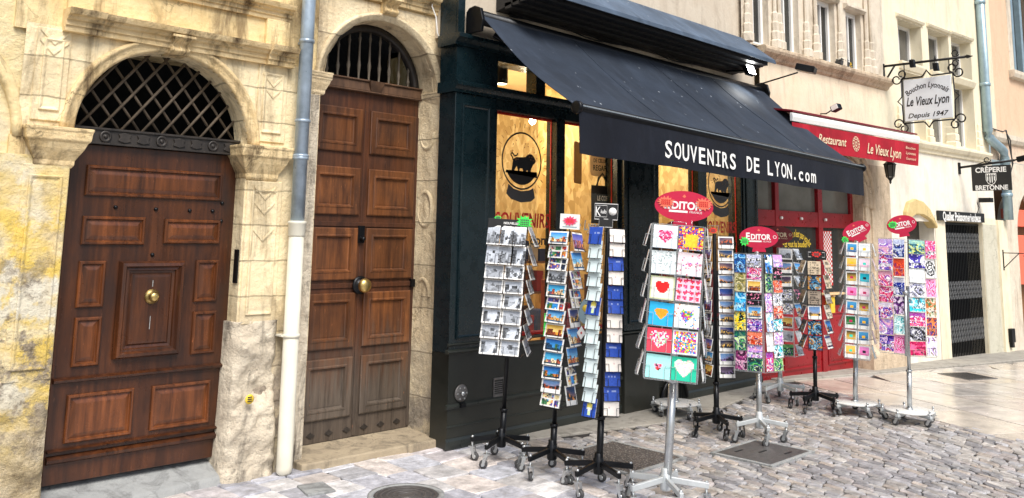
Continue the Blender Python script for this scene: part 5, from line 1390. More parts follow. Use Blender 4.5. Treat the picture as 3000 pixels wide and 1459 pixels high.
m = MB(FR); m.obox((sx, yc, zc), (.012, 0, 0), (0, -.28, .0), (0, 0, .19)); sb = m.build('sign_board', M['black_matt'], CS, .003)
m = MB(FR); o = sx-.0135
text(m, 'CRÊPERIE', (o, yc, zc+.125), ex, ez, .44, .075, 0, .03); text(m, 'BRETONNE', (o, yc, zc-.145), ex, ez, .46, .07, 0, .03)
sh_ = [(-.075, .08), (.075, .08), (.075, -.02), (.045, -.075), (0, -.10), (-.045, -.075), (-.075, -.02)]
def shield(k, dy): return [(o, yc-a*k, zc-.012+b*k+dy) for a, b in sh_]
A_, B_ = shield(1., 0), shield(.88, 0); n = len(A_)
m.add(A_+B_, [(i, (i+1) % n, n+(i+1) % n, n+i) for i in range(n)])
for x in (-.048, -.016, .016, .048):
    m.add([(o, yc-x-.008, zc+.025), (o, yc-x+.008, zc+.025), (o, yc-x+.008, zc-.085+abs(x)*.9), (o, yc-x-.008, zc-.085+abs(x)*.9)], [(0, 1, 2, 3)])
    m.obox((o, yc-x, zc+.048), (.0004, 0, 0), (0, .009, 0), (0, 0, .012))
m.build('sign_lettering', M['white_ink'], sb, fixn=False)

# ------------------------------------------------------------------ postcard racks
rng = random.Random(11)
def C(*h): return [hexc(x) for x in h]
def grid(nx, ny, fn): return [[fn((i+.5)/nx, (j+.5)/ny) for i in range(nx)] for j in range(ny)]
def jit(c, k=.15): q = 1+rng.uniform(-k, k); return tuple(min(1, x*q) for x in c)
WHITE = (.82, .82, .80)
def bordered(fn, bx=.06, by=.08, bottom=None, wc=WHITE):
    bb = by if bottom is None else bottom
    return lambda x, y: wc if (x < bx or x > 1-bx or y < bb or y > 1-by) else fn((x-bx)/(1-2*bx), (y-bb)/(1-by-bb))
def a_bw(nx, ny):
    h = [rng.uniform(.2, .75) for _ in range(6)]; kind = rng.randrange(4); g0 = rng.uniform(.45, .75)
    bl = [(rng.random(), rng.uniform(0, .7), rng.uniform(.08, .25), rng.uniform(.02, .35)) for _ in range(4)]
    def f(x, y):
        v = g0*(.6+.5*y); k = h[min(5, int(x*6))]
        if kind == 0 and y < k: v = .05+.25*((int(x*14)+int(y*12)) % 2)*rng.random()
        elif kind == 1:
            if abs(x-.5-.25*math.sin(y*3)) < .12: v = .75
            elif y < .8 and abs(x-.5) > .25: v = .05+.1*rng.random()
        elif kind == 2 and y < .35+.2*math.sin(x*7+h[0]*9): v = .1+.2*rng.random()
        for bx, by, r, s in bl:
            if (x-bx)**2+(y-by)**2*1.6 < r*r*.6: v = s
        v = clamp(v+rng.uniform(-.06, .06), .015, .8); return (v*.90, v*.98, v*1.10)
    return grid(nx, ny, bordered(f, .05, .06)), ['grey street photo', 'monochrome tower photo', 'monochrome hillside photo', 'grey abstract photo'][0 if kind == 0 else kind]+' postcard'
def a_city(nx, ny):
    sky_, s2_, fac, lo = rng.choice([(C('1f7fd6', '8fd0ee'), 0, C('d99a4a', 'e8c48a', 'c96f4e', 'f0e2c4'), hexc('3a5a78')), (C('2a9ad8', '5fc4ea'), 0, C('b6563e', 'd7a679', '7d4f6d', 'f3d9b0'), hexc('284a52')),
        (C('3c4aa8', 'a08cc8'), 0, C('6a3d7c', '9b5a6a', 'd98d4c'), hexc('2b2348')), (C('e7b23c', 'f2d98a'), 0, C('b8552c', '7d3a22', 'e8a23c'), hexc('5a2d18')), (C('1a5fb4', '3f9ae0'), 0, C('274b6d', 'c77d3a', '3f6d4f'), hexc('142c44'))])
    hs = [rng.uniform(.3, .68) for _ in range(7)]; cs = [rng.choice(fac) for _ in range(7)]
    def f(x, y):
        i = min(6, int(x*7))
        if y > hs[i]: return jit(mixc(sky_[1], sky_[0], clamp((y-.3)*1.5)), .08)
        if y < .16: return jit(lo, .3)
        return jit(cs[i], .15) if (int(y*11)+int(x*17)) % 3 else jit(tuple(c*.35 for c in cs[i]), .3)
    nm = {C('1f7fd6')[0]: 'blue-sky riverside town', C('2a9ad8')[0]: 'blue-sky old town', C('3c4aa8')[0]: 'violet dusk town', C('e7b23c')[0]: 'golden-sky town', C('1a5fb4')[0]: 'deep blue evening town'}[sky_[0]]
    return grid(nx, ny, bordered(f, .04, .06)), nm+' postcard'
def a_multi(nx, ny):
    pal = C('2a86d0', 'd98a3c', 'b8443a', '3f7d4f', 'e9d7a0', '5a4a9a', '24304a', 'c9c2b0'); cc = {(i, j): rng.choice(pal) for i in range(3) for j in range(3)}
    def f(x, y):
        if (x*3) % 1 < .12 or (y*2) % 1 < .12: return WHITE
        c = cc[(int(x*3), int(y*2))]; return jit(c if rng.random() < .7 else rng.choice(pal), .3)
    return grid(nx, ny, bordered(f, .04, .05)), 'six-view tiled town postcard'
def a_night(nx, ny):
    top = rng.choice(C('1d3f8c', '2a2f4f', '4a3a52', '15406f', '6a8fc0')); warm = rng.choice(C('d98a34', 'b5542c', 'e0b25a', '8f6fae')); h0 = rng.uniform(.3, .55); ph = rng.random()*6
    def f(x, y):
        h = h0+.18*math.sin(x*4+ph)
        if y > h: return jit(mixc(top, tuple(c*.5+.1 for c in warm), clamp(1-(y-h)*3)*.5), .12)
        if y > h-.28: return jit(warm, .3) if rng.random() < .5 else jit((.02, .02, .03), .5)
        return jit((.02, .025, .05), .4) if rng.random() < .75 else jit(tuple(c*.5 for c in warm), .3)
    k = 'amber-lit' if warm in C('d98a34', 'e0b25a') else ('red-lit' if warm == hexc('b5542c') else 'violet-lit')
    return grid(nx, ny, bordered(f, .07, .09, .26)), k+' night city postcard'
def a_pale(nx, ny):
    b = (.66, .78, .80); bars = rng.choice([.3, .4, .5])
    def f(x, y): return jit((.5, .62, .68), .1) if (y > .7 and (int(y*26) % 3 == 0) and x < bars+.3 and rng.random() < .4) else jit(b, .025)
    return grid(nx, ny, f), 'plain pale blue card'
def a_cream(nx, ny):
    def f(x, y): return jit((.55, .42, .4), .2) if (.45 < y < .6 and .25 < x < .75 and rng.random() < .35) else jit((.82, .77, .71), .03)
    return grid(nx, ny, f), 'plain cream card'
def a_blue(nx, ny, yellow=False):
    def f(x, y):
        if yellow and (x-.5)**2+(y-.55)**2 < .05: return jit((.85, .75, .15) if y > .5 else (.75, .8, .7), .2)
        if yellow and (x-.5)**2*2+(y-.2)**2 < .02: return (.6, .75, .4)
        if not yellow and .6 < y < .72 and .2 < x < .8 and rng.random() < .5: return (.25, .32, .6)
        return jit((.02, .07, .40), .12)
    return grid(nx, ny, f), 'blue card with yellow figure' if yellow else 'deep blue card'
def heart(x, y, s=1.):
    X = (x-.5)*2.6/s; Y = (y-.46)*2.6/s; return (X*X+Y*Y-.62)**3-X*X*Y**3*1.3 < 0
def a_heart(nx, ny, bg, fg, desc, size=.9, mix=None, border=None, speck=None):
    def f(x, y):
        if heart(x, y, size):
            return jit(rng.choice(mix) if mix else fg, .18)
        if border and (x < .06 or x > .94 or y < .06 or y > .94): return border
        if speck and rng.random() < .09: return rng.choice(speck)
        return jit(bg, .03)
    return grid(nx, ny, f), desc
PINKS = C('d81b60', 'f48fb1', 'ec407a', 'ad1457', 'f8bbd0', '8e24aa', 'fdf3f6')
def a_floral(nx, ny, pal=None, nm=None):
    pals = [(PINKS, 'pink floral'), (C('5e35b1', '9575cd', '311b92', 'e1bee7', 'c2185b', 'f5eef8'), 'purple floral'), (C('26c6da', '80deea', '00838f', 'e0f7fa', 'ffffff', '37474f'), 'turquoise patterned'),
            (C('1e88e5', '0d47a1', '90caf9', 'fafafa', '263238'), 'blue patterned'), (C('212121', 'f5f5f5', '9e9e9e', 'c5cae9'), 'black and white patterned'), (C('e64a19', 'ff8a65', 'bf360c', 'ffccbc', '6d1b4f'), 'orange-red floral'),
            (C('1b5e20', '66bb6a', '00695c', '263238', 'c5e1a5', '1a237e'), 'green leafy'), (C('ce93d8', 'f8bbd0', 'b39ddb', 'ffffff', '7e57c2'), 'lilac blossom')]
    p, n = (pal, nm) if pal else rng.choice(pals); k = rng.uniform(2.2, 4.6); ph = [rng.random()*6 for _ in range(4)]; mode = rng.randrange(4)
    nx, ny = int(nx*1.35), int(ny*1.35); lt_ = max(p, key=sum); ac = rng.choice(p)
    def f(x, y):
        q = math.sin(x*k*2+ph[0])+math.sin(y*k*2.3+ph[1])+math.sin((x+y)*k*1.7+ph[2])
        c = p[int((q+3)/6*len(p)*1.6+ph[3]) % len(p)] if rng.random() < .74 else rng.choice(p)
        if mode == 0 and (x-.5)**2+(y-.55)**2*.7 > .16: c = mixc(lt_, c, .3 if rng.random() < .6 else .8)      # motif on a light ground
        if mode == 1 and y > .72: c = mixc(ac, c, .25)                                                        # plain band at the top
        if mode == 2 and abs(y-.3) < .09 and .15 < x < .85: c = lt_ if rng.random() < .6 else (.05, .05, .08)   # line of print
        return jit(c, .15)
    return grid(nx, ny, f), n+' card'
def a_rosette(nx, ny, dark=False):
    p = C('111111', 'f5f5f5', '555555') if dark else C('e91e8c', 'f9a8d4', 'c2185b', 'fbcfe8')
    def f(x, y):
        r = math.hypot(x-.5, (y-.5)*1.2); return jit(p[int(r*13+.6*math.sin(math.atan2(y-.5, x-.5)*8)) % len(p)], .08) if r < .5 else jit(p[1], .05)
    return grid(nx, ny, f), 'black and white ringed card' if dark else 'pink rosette card'
def a_polaroid(nx, ny):
    opts = [(C('26c6da', '00acc1'), 'turquoise'), (C('f06ab0', 'ec8fd0'), 'pink'), (C('e8a020', 'f7d56a'), 'amber'), (C('1a4f8a', '4aa3d8'), 'dark blue'), (C('2e7d32', '145a32'), 'green'), (C('eef3f4', 'cfd8dc'), 'white'), (C('f8c6dc', 'fde5ef'), 'pale pink'), (C('f4c542', '2b2b2b'), 'yellow')]
    p, n = rng.choice(opts); ic = rng.choice(C('ffffff', 'c2185b', '111827', 'fbbf24', '2dd4bf'))
    def f(x, y):
        if (x-.5)**2+(y-.45)**2 < .035: return jit(ic, .1)
        return jit(mixc(p[0], p[1], y), .06)
    return grid(nx, ny, bordered(f, .13, .1, .24)), 'white-framed %s picture card' % n
def a_sepia(nx, ny):
    b = rng.choice(C('cdbba0', 'b5a188', '9d8f7f', 'd8cdb8'))
    def f(x, y): return jit(tuple(c*.3 for c in b), .3) if (int(y*13) % 2 and rng.random() < .6 and .1 < x < .9) else jit(b, .1)
    return grid(nx, ny, bordered(f, .04, .04)), 'faded newsprint card'
def a_letters(nx, ny):
    p, n = rng.choice([(C('c8dff0', '9fc4dd'), 'pale blue lettered'), (C('fbfbfb', 'd9e2e6'), 'white line-drawn'), (C('1a1014', '8e24aa', 'f48fb1'), 'dark lettered'), (C('f6f6f2', 'c2c9cc'), 'white lettered')])
    def f(x, y): return jit(p[-1] if rng.random() < .3 and int(y*9) % 3 else p[0], .06)
    return grid(nx, ny, f), n+' card'
def a_side(nx, ny):
    b = rng.choice(C('eef6f7', 'd6eef2', 'f4f0ee', 'e3e8f4', 'f7d9e4'))
    def f(x, y): return jit(rng.choice(PINKS), .2) if rng.random() < .1 else jit(b, .04)
    return grid(nx, ny, f), 'pale greeting card'

def card_mesh(g, w, h, th=.005, curl=0.):
    ny, nx = len(g), len(g[0]); m = MB(); v = []; f = []
    for j in range(ny+1):
        for i in range(nx+1):
            x = -w/2+w*i/nx; z = h*j/ny; v.append((x, -th-curl*(z/h)**2, z))
    n0 = len(m.v)
    for j in range(ny):
        for i in range(nx):
            a = j*(nx+1)+i; f.append(((a, a+1, a+nx+2, a+nx+1), g[j][i]))
    m.add(v, [])
    for q, c in f: m.f.append(q); m.c.append(c); m.sm.append(False)
    e = (.62, .62, .60)
    m.add([(-w/2, -th, 0), (w/2, -th, 0), (w/2, 0, 0), (-w/2, 0, 0), (-w/2, -th-curl, h), (w/2, -th-curl, h), (w/2, -curl, h), (-w/2, -curl, h)],
          [(0, 3, 2, 1), (4, 5, 6, 7), (1, 2, 6, 5), (3, 0, 4, 7), (2, 3, 7, 6)], e)
    return m
ORD = ['top', 'second', 'third', 'fourth', 'fifth', 'sixth', 'seventh', 'eighth', 'ninth', 'tenth', 'eleventh', 'twelfth', 'bottom']
def ordn(i, n): return 'bottom' if i == n-1 else ORD[i]

class Rack:
    def __init__(s, name_label, nick, cx, cy, lean, wire, group):
        v = Vector((cx, cy, 0)).normalized(); s.th = math.atan2(v.y, v.x)-PI/2     # local x = to the viewer's right, y = away
        s.root = thing('postcard_rack', name_label, 'postcard rack', (cx, cy, gz(cx)), s.th, 'postcard racks on castors')
        s.B = world(s.root); s.L = s.B @ Matrix.Rotation(math.atan(lean), 4, 'Y'); s.nick = nick; s.wire = wire; s.group = group; s.lean = lean
        s.pock = {}
    def pole(s, mat, top, r=.019, r2=None, zj=.75):
        m = MB(s.L); m.tube([(0, 0, .12), (0, 0, zj)], r2 or r, 14); m.build('pole', mat, s.root)
        m = MB(s.L); m.tube([(0, 0, zj), (0, 0, top)], r*.8, 12); m.lathe((0, 0, zj), [(r*1.1, -.012), (r*1.4, -.01), (r*1.4, .006), (r, .01)], 14); m.build('upper_tube', mat, s.root)
    def caster(s, x, y, ang, mat, r=.029, ztop=.10):
        c, sn = math.cos(ang), math.sin(ang)
        m = MB(s.B @ Matrix.Translation((x, y, 0)) @ Matrix.Rotation(ang, 4, 'Z'))
        m.tube([(0, 0, ztop-.03), (0, 0, ztop+.035)], .008, 8); m.obox((.0, 0, ztop-.03), (.022, 0, 0), (0, .018, 0), (0, 0, .004))
        for sy in (-.017, .017): m.prism([(-.012, ztop-.032), (.018, ztop-.032), (.034, r-.01), (.018, r-.012)], sy-.0015, sy+.0015)
        m.lathe((0, 0, ztop+.03), [(.011, 0), (.011, .012), (.006, .016)], 8)
        o = m.build('caster', M['silver'] if mat != 'blk' else M['black'], s.root)
        m = MB(s.B @ Matrix.Translation((x+.022*c, y+.022*sn, r+.001)) @ Matrix.Rotation(ang, 4, 'Z'))
        m.lathe((0, 0, 0), [(.014, -.0115), (r*.72, -.012), (r, -.009), (r, .009), (r*.72, .012), (.014, .0115)], 18, 'y'); w = m.build('wheel', M['rubber'], o)
        m = MB(s.B @ Matrix.Translation((x+.022*c, y+.022*sn, r+.001)) @ Matrix.Rotation(ang, 4, 'Z')); m.lathe((0, 0, 0), [(.009, -.016), (.013, -.0155), (.013, .0155), (.009, .016)], 10, 'y'); m.build('hub_disc', M['silver'], o)
    def cross(s, mat, n, rad, a0, z=.125, h=.032, cm='sil'):
        for k in range(n):
            a = a0+2*PI*k/n; d = Vector((math.cos(a), math.sin(a), 0)); m = MB(s.B)
            p0 = Vector((0, 0, z+.014)); p1 = d*rad+Vector((0, 0, z-.012)); m.bar(p0+d*.02, p1, .024, h)
            m.build('base_arm', mat, s.root, .003)
            s.caster(d.x*(rad-.015), d.y*(rad-.015), rng.uniform(0, 6.28), cm, ztop=z-.028)
        m = MB(s.B); m.lathe((0, 0, 0), [(.03, z-.05), (.034, z-.04), (.034, z+.04), (.026, z+.05), (.026, z+.075), (.02, z+.08)], 16); m.build('base_hub', mat, s.root)
    def disc(s, rad, a0, z=.105):
        m = MB(s.B); m.lathe((0, 0, 0), [(rad-.004, z-.008), (rad, z-.005), (rad, z+.005), (rad-.004, z+.008), (.01, z+.009)], 40); m.build('base_disc', M['disc'], s.root)
        m = MB(s.B); m.lathe((0, 0, 0), [(.035, z+.009), (.032, z+.018), (.022, z+.024)], 16); m.build('base_hub', M['silver'], s.root)
        for k in range(5):
            a = a0+2*PI*k/5; d = Vector((math.cos(a), math.sin(a), 0)); m = MB(s.B); m.bar(d*(rad-.09)+Vector((0, 0, z-.022)), d*(rad+.035)+Vector((0, 0, z-.022)), .03, .024); m.build('caster_bracket', M['alu'], s.root, .003)
            s.caster(d.x*(rad+.018), d.y*(rad+.018), rng.uniform(0, 6.28), 'sil', ztop=z-.012)
    def pocket(s, T, w, h, style):
        k = (round(w, 3), round(h, 3), style); r = .0026
        if k not in s.pock:
            m = MB(); y0, y1 = -.017, .004; t = lambda a, b: m.bar(a, b, r, r)
            t((-w/2, y0, 0), (w/2, y0, 0)); t((-w/2, y0, 0), (-w/2, y1, 0)); t((w/2, y0, 0), (w/2, y1, 0)); t((0, y0, 0), (0, y1, 0))
            hh = h*.55; a = w*.30
            if style == 'T':
                for sg in (-1, 1): t((sg*a, y0, 0), (sg*a, y0, hh)); t((sg*a, y0, hh), (sg*w/2, y0, hh)); t((sg*w/2, y0, hh), (sg*w/2, y1+.01, hh+.004))
            else:
                for sg in (-1, 1): t((sg*a, y0, 0), (sg*a, y0, hh*.8))
                t((-w/2, y0, hh*.8), (w/2, y0, hh*.8))
            s.pock[k] = m
        mb_ = s.pock[k]
        if not isinstance(mb_, bpy.types.Object):
            o = mb_.build('wire_pocket', s.wire, None, fixn=False); s.pock[k] = o
        else: o = mb_.copy(); col.objects.link(o)
        o.parent = s.root; o.matrix_basis = s.B.inverted() @ T
        return o
    def face(s, p0, p1, cols, fname, tilt=.2, style='T', off=.012, pocket=True, curl=0.):
        """p0,p1: left/right edge (lateral, depth towards viewer). cols: list of (f0, f1, [(ztop, h, art)], colname)"""
        a = Vector((p0[0], -p0[1], 0)); b = Vector((p1[0], -p1[1], 0)); e = (b-a).normalized(); o = Vector((e.y, -e.x, 0)); Wd = (b-a).length
        zs = [z for c in cols for (z, h, _) in c[2]]; lo = min(z-h for c in cols for (z, h, _) in c[2]); hi = max(zs)
        m = MB(s.L)
        for c in cols:
            for q in (c[0], c[1]): m.bar(a+e*Wd*q+Vector((0, 0, lo-.01)), a+e*Wd*q+Vector((0, 0, hi+.01)), .004, .004)
        for z in (lo-.01, hi+.01): m.bar(a+Vector((0, 0, z)), b+Vector((0, 0, z)), .004, .004)
        mid = (a+b)/2
        for z in (lo+.02, hi-.02): m.bar(Vector((0, 0, z)), Vector((mid.x, mid.y, z)), .005, .005)
        for f_ in (.25, .5, .75):
            z = lo+(hi-lo)*f_; m.bar(a+Vector((0, 0, z)), b+Vector((0, 0, z)), .003, .003)
        m.build('wire_panel', s.wire, s.root, fixn=False)
        for c in cols:
            w = Wd*(c[1]-c[0]); cw = w-.006; n = len(c[2])
            for i, (zt, h, art) in enumerate(c[2]):
                base = a+e*Wd*(c[0]+c[1])/2+o*off+Vector((0, 0, zt-h))
                tl = tilt+rng.uniform(-.05, .05); up = Vector((0, 0, 1))*math.cos(tl)-o*math.sin(tl); base = base+o*math.sin(tl)*h*.75; nn = -e.cross(up)
                Y = up.cross(e); T = Matrix((e, Y, up)).transposed().to_4x4(); T.translation = base; T = s.L @ T
                hh = h/math.cos(tl)
                if pocket: s.pocket(T, w-.004, hh, style)
                g, desc = art
                Tj = T @ Matrix.Translation((rng.uniform(-.002, .002), -.002, .003)) @ Matrix.Rotation(rng.gauss(0, .025), 4, 'Y')
                card = card_mesh(g, cw, hh*1.0, rng.uniform(.002, .008), curl).build('postcard', M['card'], None, fixn=False)
                card.matrix_basis = Tj
                nmc = (c[3]+' ' if c[3] else '')
                tag(card, '%s, %s row%s of the %s' % (desc, ordn(i, n), ' of the '+c[3]+' column' if c[3] else '', s.nick) if False else '%s, %s row %son the %s' % (desc, ordn(i, n), (c[3]+' ') if c[3] else '', s.nick), 'postcard', s.group)
    def oval(s, lat, z, hw, hh, rot, boardmat, ink=True, stem=True, darktext=False, y=0.):
        Mo = s.L @ Matrix.Translation((lat-s.lean*z, y, z)) @ Matrix.Rotation(-rot, 4, 'Y')
        n = 40; pts = [(hw*math.cos(2*PI*k/n), hh*math.sin(2*PI*k/n)) for k in range(n)]
        m = MB(Mo); m.prism(pts, -.003, .003)
        if stem: m.prism([(-hw*.36, -hh*1.32), (hw*.36, -hh*1.32), (hw*.30, -hh*.9), (-hw*.30, -hh*.9)], -.0025, .0025)
        b = m.build('oval_sign', boardmat, s.root)
        im = M['white_ink'] if not darktext else M['gold_ink']
        m = MB(Mo); ex, ez = (1, 0, 0), (0, 0, 1)
        text(m, 'E', (-hw*.56, -.0036, hh*.10), ex, ez, hw*.20, hh*.60, 0, .04); text(m, 'DITOR', (hw*.10, -.0036, hh*.05), ex, ez, hw*1.02, hh*.48, 0, .035)
        m.build('sign_lettering', im, b, fixn=False)
        m = MB(Mo); m.obox((-hw*.18, -.0036, -hh*.36), (hw*.32, 0, 0), (0, .0004, 0), (0, 0, hh*.07)); m.build('strap_line', im, b, fixn=False)
        m = MB(Mo); text(m, 'FRANCE', (hw*.42, -.0036, -hh*.36), ex, ez, hw*.42, hh*.14); v = []
        for k in range(20):
            a_ = 2*PI*k/20
            for r_ in (.75, 1.): v.append((hw*.81+hw*.09*r_*math.cos(a_), -.0036, hh*.06+hh*.15*r_*math.sin(a_)))
        m.add(v, [(2*k, 2*k+1, (2*k+3) % 40, (2*k+2) % 40) for k in range(20)]); m.build('round_logo', im, b, fixn=False)
        m = MB(Mo); m.prism([(-.012, hh*.62), (.0, hh*.78), (.012, hh*.62), (.0, hh*.55)], -.0045, -.0032); m.build('flame_mark', M['orange_star'], b)
        return b, Mo
    def star(s, Mo, x, z, r, mat, parent, n=12, sq=.8, y=-.007):
        m = MB(Mo); p = []
        for k in range(2*n):
            a_ = PI*k/n; q = r*(1 if k % 2 == 0 else .66)*rng.uniform(.85, 1.1); p.append((x+q*math.cos(a_), z+q*sq*math.sin(a_)))
        m.prism(p, y-.001, y+.001); st = m.build('starburst', mat, parent)
        m = MB(Mo); rr = random.Random(3)
        for dz in (.28, -.02, -.3):
            for k in range(5): m.obox((x-r*.4+r*.2*k, y-.0015, z+dz*r*sq), (r*.07, 0, 0), (0, .0003, 0), (-r*.03, 0, r*.09))
        m.build('star_scribble', M['red_ink'] if mat is not M['red_star'] and mat is not M['green_star'] else M['grey_ink'], st)

def uni(fn, n, ztop, zbot, h=None, nx=12, ny=9, overlap=1.):
    p = (ztop-zbot)/n; return [(ztop-i*p, (h or p*.94)*overlap, fn(nx, ny)) for i in range(n)]

# R1 black-and-white photo rack
r = Rack('black rack of black-and-white photo postcards under a dark header with green starbursts', 'black-and-white photo rack', 4.433, 4.553, .044, M['dark_wire'], 'monochrome photo postcards')
r.pole(M['black'], 1.66, .02, .022, .36); r.cross(M['black'], 5, .225, .45, .155)
two = [(1.376, .098), (1.273, .094), (1.174, .102), (1.066, .102), (.958, .098), (.855, .105)]
zc = [(1.655, .138), (1.515, .135)]
for k, nm in enumerate(('left', 'middle', 'right')):
    pass
r.face((-.2, .085), (.087, .13), [(k/3, (k+1)/3, [(z, h, a_bw(10, 14)) for z, h in zc], nm) for k, nm in enumerate(('left portrait column', 'middle portrait column', 'right portrait column'))], 'front', .32, 'T')
r.face((-.2, .085), (.087, .13), [(0, .5, [(z, h, a_bw(14, 10)) for z, h in two], 'left landscape column'), (.5, 1, [(z, h, a_bw(14, 10)) for z, h in two], 'right landscape column')], 'front', .36, 'T')
r.face((.09, .13), (.125, -.12), [(0, 1, [(z, h, a_bw(10, 10)) for z, h in zc+two], 'right-hand side')], 'side', .45, 'T', curl=.01)
Mo = r.L @ Matrix.Translation((-.06, -.10, 1.69)); m = MB(Mo); m.box(-.14, .145, -.004, .004, -.045, .02); b = m.build('header_board', M['black_matt'], r.root, .002)
m = MB(Mo); text(m, 'NOUVELLES', (.03, -.0046, -.008), (1, 0, 0), (0, 0, 1), .11, .016, 0, .03); text(m, 'IMAGES', (.005, -.0046, -.03), (1, 0, 0), (0, 0, 1), .06, .014, 0, .03); m.build('header_lettering', M['white_ink'], b, fixn=False)
r.star(Mo, .125, .005, .064, M['green_star'], b, sq=.85); r.star(Mo, -.07, .028, .03, M['green_star'], b, sq=.5, y=.009)

# R2 landscape colour postcards
r = Rack('black rack of colour town postcards topped by a white sign with pink starburst', 'white-signed colour postcard rack', 4.449, 4.077, .042, M['dark_wire'], 'colour town postcards')
r.pole(M['black'], 1.66, .02, .022, .33); r.cross(M['black'], 5, .225, .2, .155)
tops = [1.625, 1.53, 1.445, 1.36, 1.268, 1.18, 1.095, 1.0, .905, .815, .725, .635, .545]
arts = [a_city, a_multi, a_multi, a_bw, a_city, a_multi, a_city, a_city, a_city, a_city, a_city, a_night, a_multi]
r.face((-.092, .02), (.042, .088), [(0, 1, [(z, .088, f_(14, 10)) for z, f_ in zip(tops, arts)], 'left side')], 'left', .26, 'T')
r.face((.044, .088), (.118, -.04), [(0, 1, [(z, .124, rng.choice([a_city, a_multi, a_night, a_city])(10, 12)) for z in [1.622-.1285*i for i in range(9)]], 'right side')], 'right', .26, 'T')
Mo = r.L @ Matrix.Translation((.036, -.06, 1.70)); m = MB(Mo); m.box(-.068, .068, -.002, .002, -.052, .052); b = m.build('sign_card', M['white'], r.root)
m = MB(Mo); m.tube([(0, .01, -.14), (0, .01, .0)], .004, 6); m.build('sign_stem', M['dark_wire'], r.root)
r.star(Mo, .0, .005, .052, M['pink_star'], b, sq=.65)
m = MB(Mo); m.obox((0, -.0026, -.037), (.05, 0, 0), (0, .0003, 0), (0, 0, .004)); m.build('card_print', M['zinc_light'], b)
# hanging things between the racks
m = MB(r.L @ Matrix.Translation((.175, -.05, 1.10)) @ Matrix.Rotation(.2, 4, 'Z')); n = 24
m.prism([(.048*math.cos(2*PI*k/n)*(1+.15*math.sin(2*PI*k/n+PI)), .085*math.sin(2*PI*k/n)) for k in range(n)], -.003, .003); hb = m.build('hanging_tag', M['zinc_light'], None)
m2 = MB(r.L @ Matrix.Translation((.175, -.05, 1.10)) @ Matrix.Rotation(.2, 4, 'Z')); m2.lathe((.0, -.004, .02), [(.026, 0), (.026, .001), (.001, .001)], 16, 'y'); m2.build('yellow_spot', M['yellow_ink'], hb); tag(hb, 'pale blue oval hanging tag with yellow centre between two black racks', 'hanging tag')
m = MB(r.L @ Matrix.Translation((.15, -.06, .955))); m.prism([(-.03, 0), (0, -.045), (.03, 0), (0, .045)], -.003, .003); hb = m.build('diamond_tag', M['white'], None)
m = MB(r.L @ Matrix.Translation((.15, -.06, .955))); m.prism([(-.007, 0), (0, -.01), (.007, 0), (0, .01)], -.0045, -.0035); m.build('red_spot', M['red_ink'], hb); tag(hb, 'small white diamond tag with red spot between two black racks', 'hanging tag')
Mg = r.L @ Matrix.Translation((-.095, -.03, .99)); m = MB(Mg); m.prism([(-.012, -.08), (.012, -.075), (.016, -.05), (.01, -.03), (.018, 0), (.01, .03), (.016, .055), (.008, .08), (-.012, .075)], -.002, .002); tag(m.build('price_flash', M['green_star'], None), 'green price flash on the left edge of the colour postcard rack', 'price tag')

# R3 blue and cream cards
r = Rack('black rack of pale blue, deep blue and cream cards topped by a black logo sign', 'black-signed blue and cream rack', 4.42, 3.648, .035, M['dark_wire'], 'plain blue and cream cards')
r.pole(M['black'], 1.66, .02, .022, .45); r.cross(M['black'], 5, .23, .3, .155)
tops = [1.655-.0905*i for i in range(13)]
la = [a_blue]+[a_pale]*4+[lambda a, b: a_blue(a, b, True)]+[a_pale]*6+[lambda a, b: a_blue(a, b, True)]
ra = [a_cream, a_cream, a_blue, a_cream, a_blue, a_blue, a_cream, a_cream, a_blue, a_cream, a_blue, a_blue, a_cream]
r.face((-.112, .015), (-.022, .06), [(0, 1, [(z, .112, f_(10, 10)) for z, f_ in zip(tops, la)], 'left side')], 'left', .24, 'T')
r.face((.006, .06), (.108, .03), [(0, 1, [(z-.01, .084, f_(10, 8)) for z, f_ in zip(tops, ra)], 'right side')], 'right', .24, 'T')
Mo = r.L @ Matrix.Translation((-.016, -.0, 1.74)); m = MB(Mo)
P_ = [(-.08, -.03), (-.047, -.03), (-.047, -.082), (.047, -.082), (.047, -.03), (.08, -.03), (.08, .078), (-.08, .078)]
m.prism(P_, -.002, .002); b = m.build('logo_board', M['black_matt'], r.root)
m = MB(Mo)
for i in range(8):
    a_, c_ = P_[i], P_[(i+1) % 8]; m.bar((a_[0]*.95, -.0025, a_[1]*.96), (c_[0]*.95, -.0025, c_[1]*.96), .0008, .0035)
for a_, c_ in (((-.07, .063), (.005, .063)), ((.005, .063), (.005, -.012)), ((.005, -.012), (-.07, -.012)), ((-.07, -.012), (-.07, .063))): m.bar((a_[0], -.0025, a_[1]), (c_[0], -.0025, c_[1]), .0008, .002)
text(m, 'K', (-.052, -.0027, .024), (1, 0, 0), (0, 0, 1), .034, .062); text(m, 'iub', (-.017, -.0027, .024), (1, 0, 0), (0, 0, 1), .036, .026, 0, .01)
m.lathe((.043, -.0022, .025), [(.026, 0), (.026, .0006), (.001, .0006)], 20, 'y'); m.obox((-.0, -.0025, -.026), (.015, 0, 0), (0, .0003, 0), (0, 0, .0015)); m.build('logo_lettering', M['white_ink'], b, fixn=False)

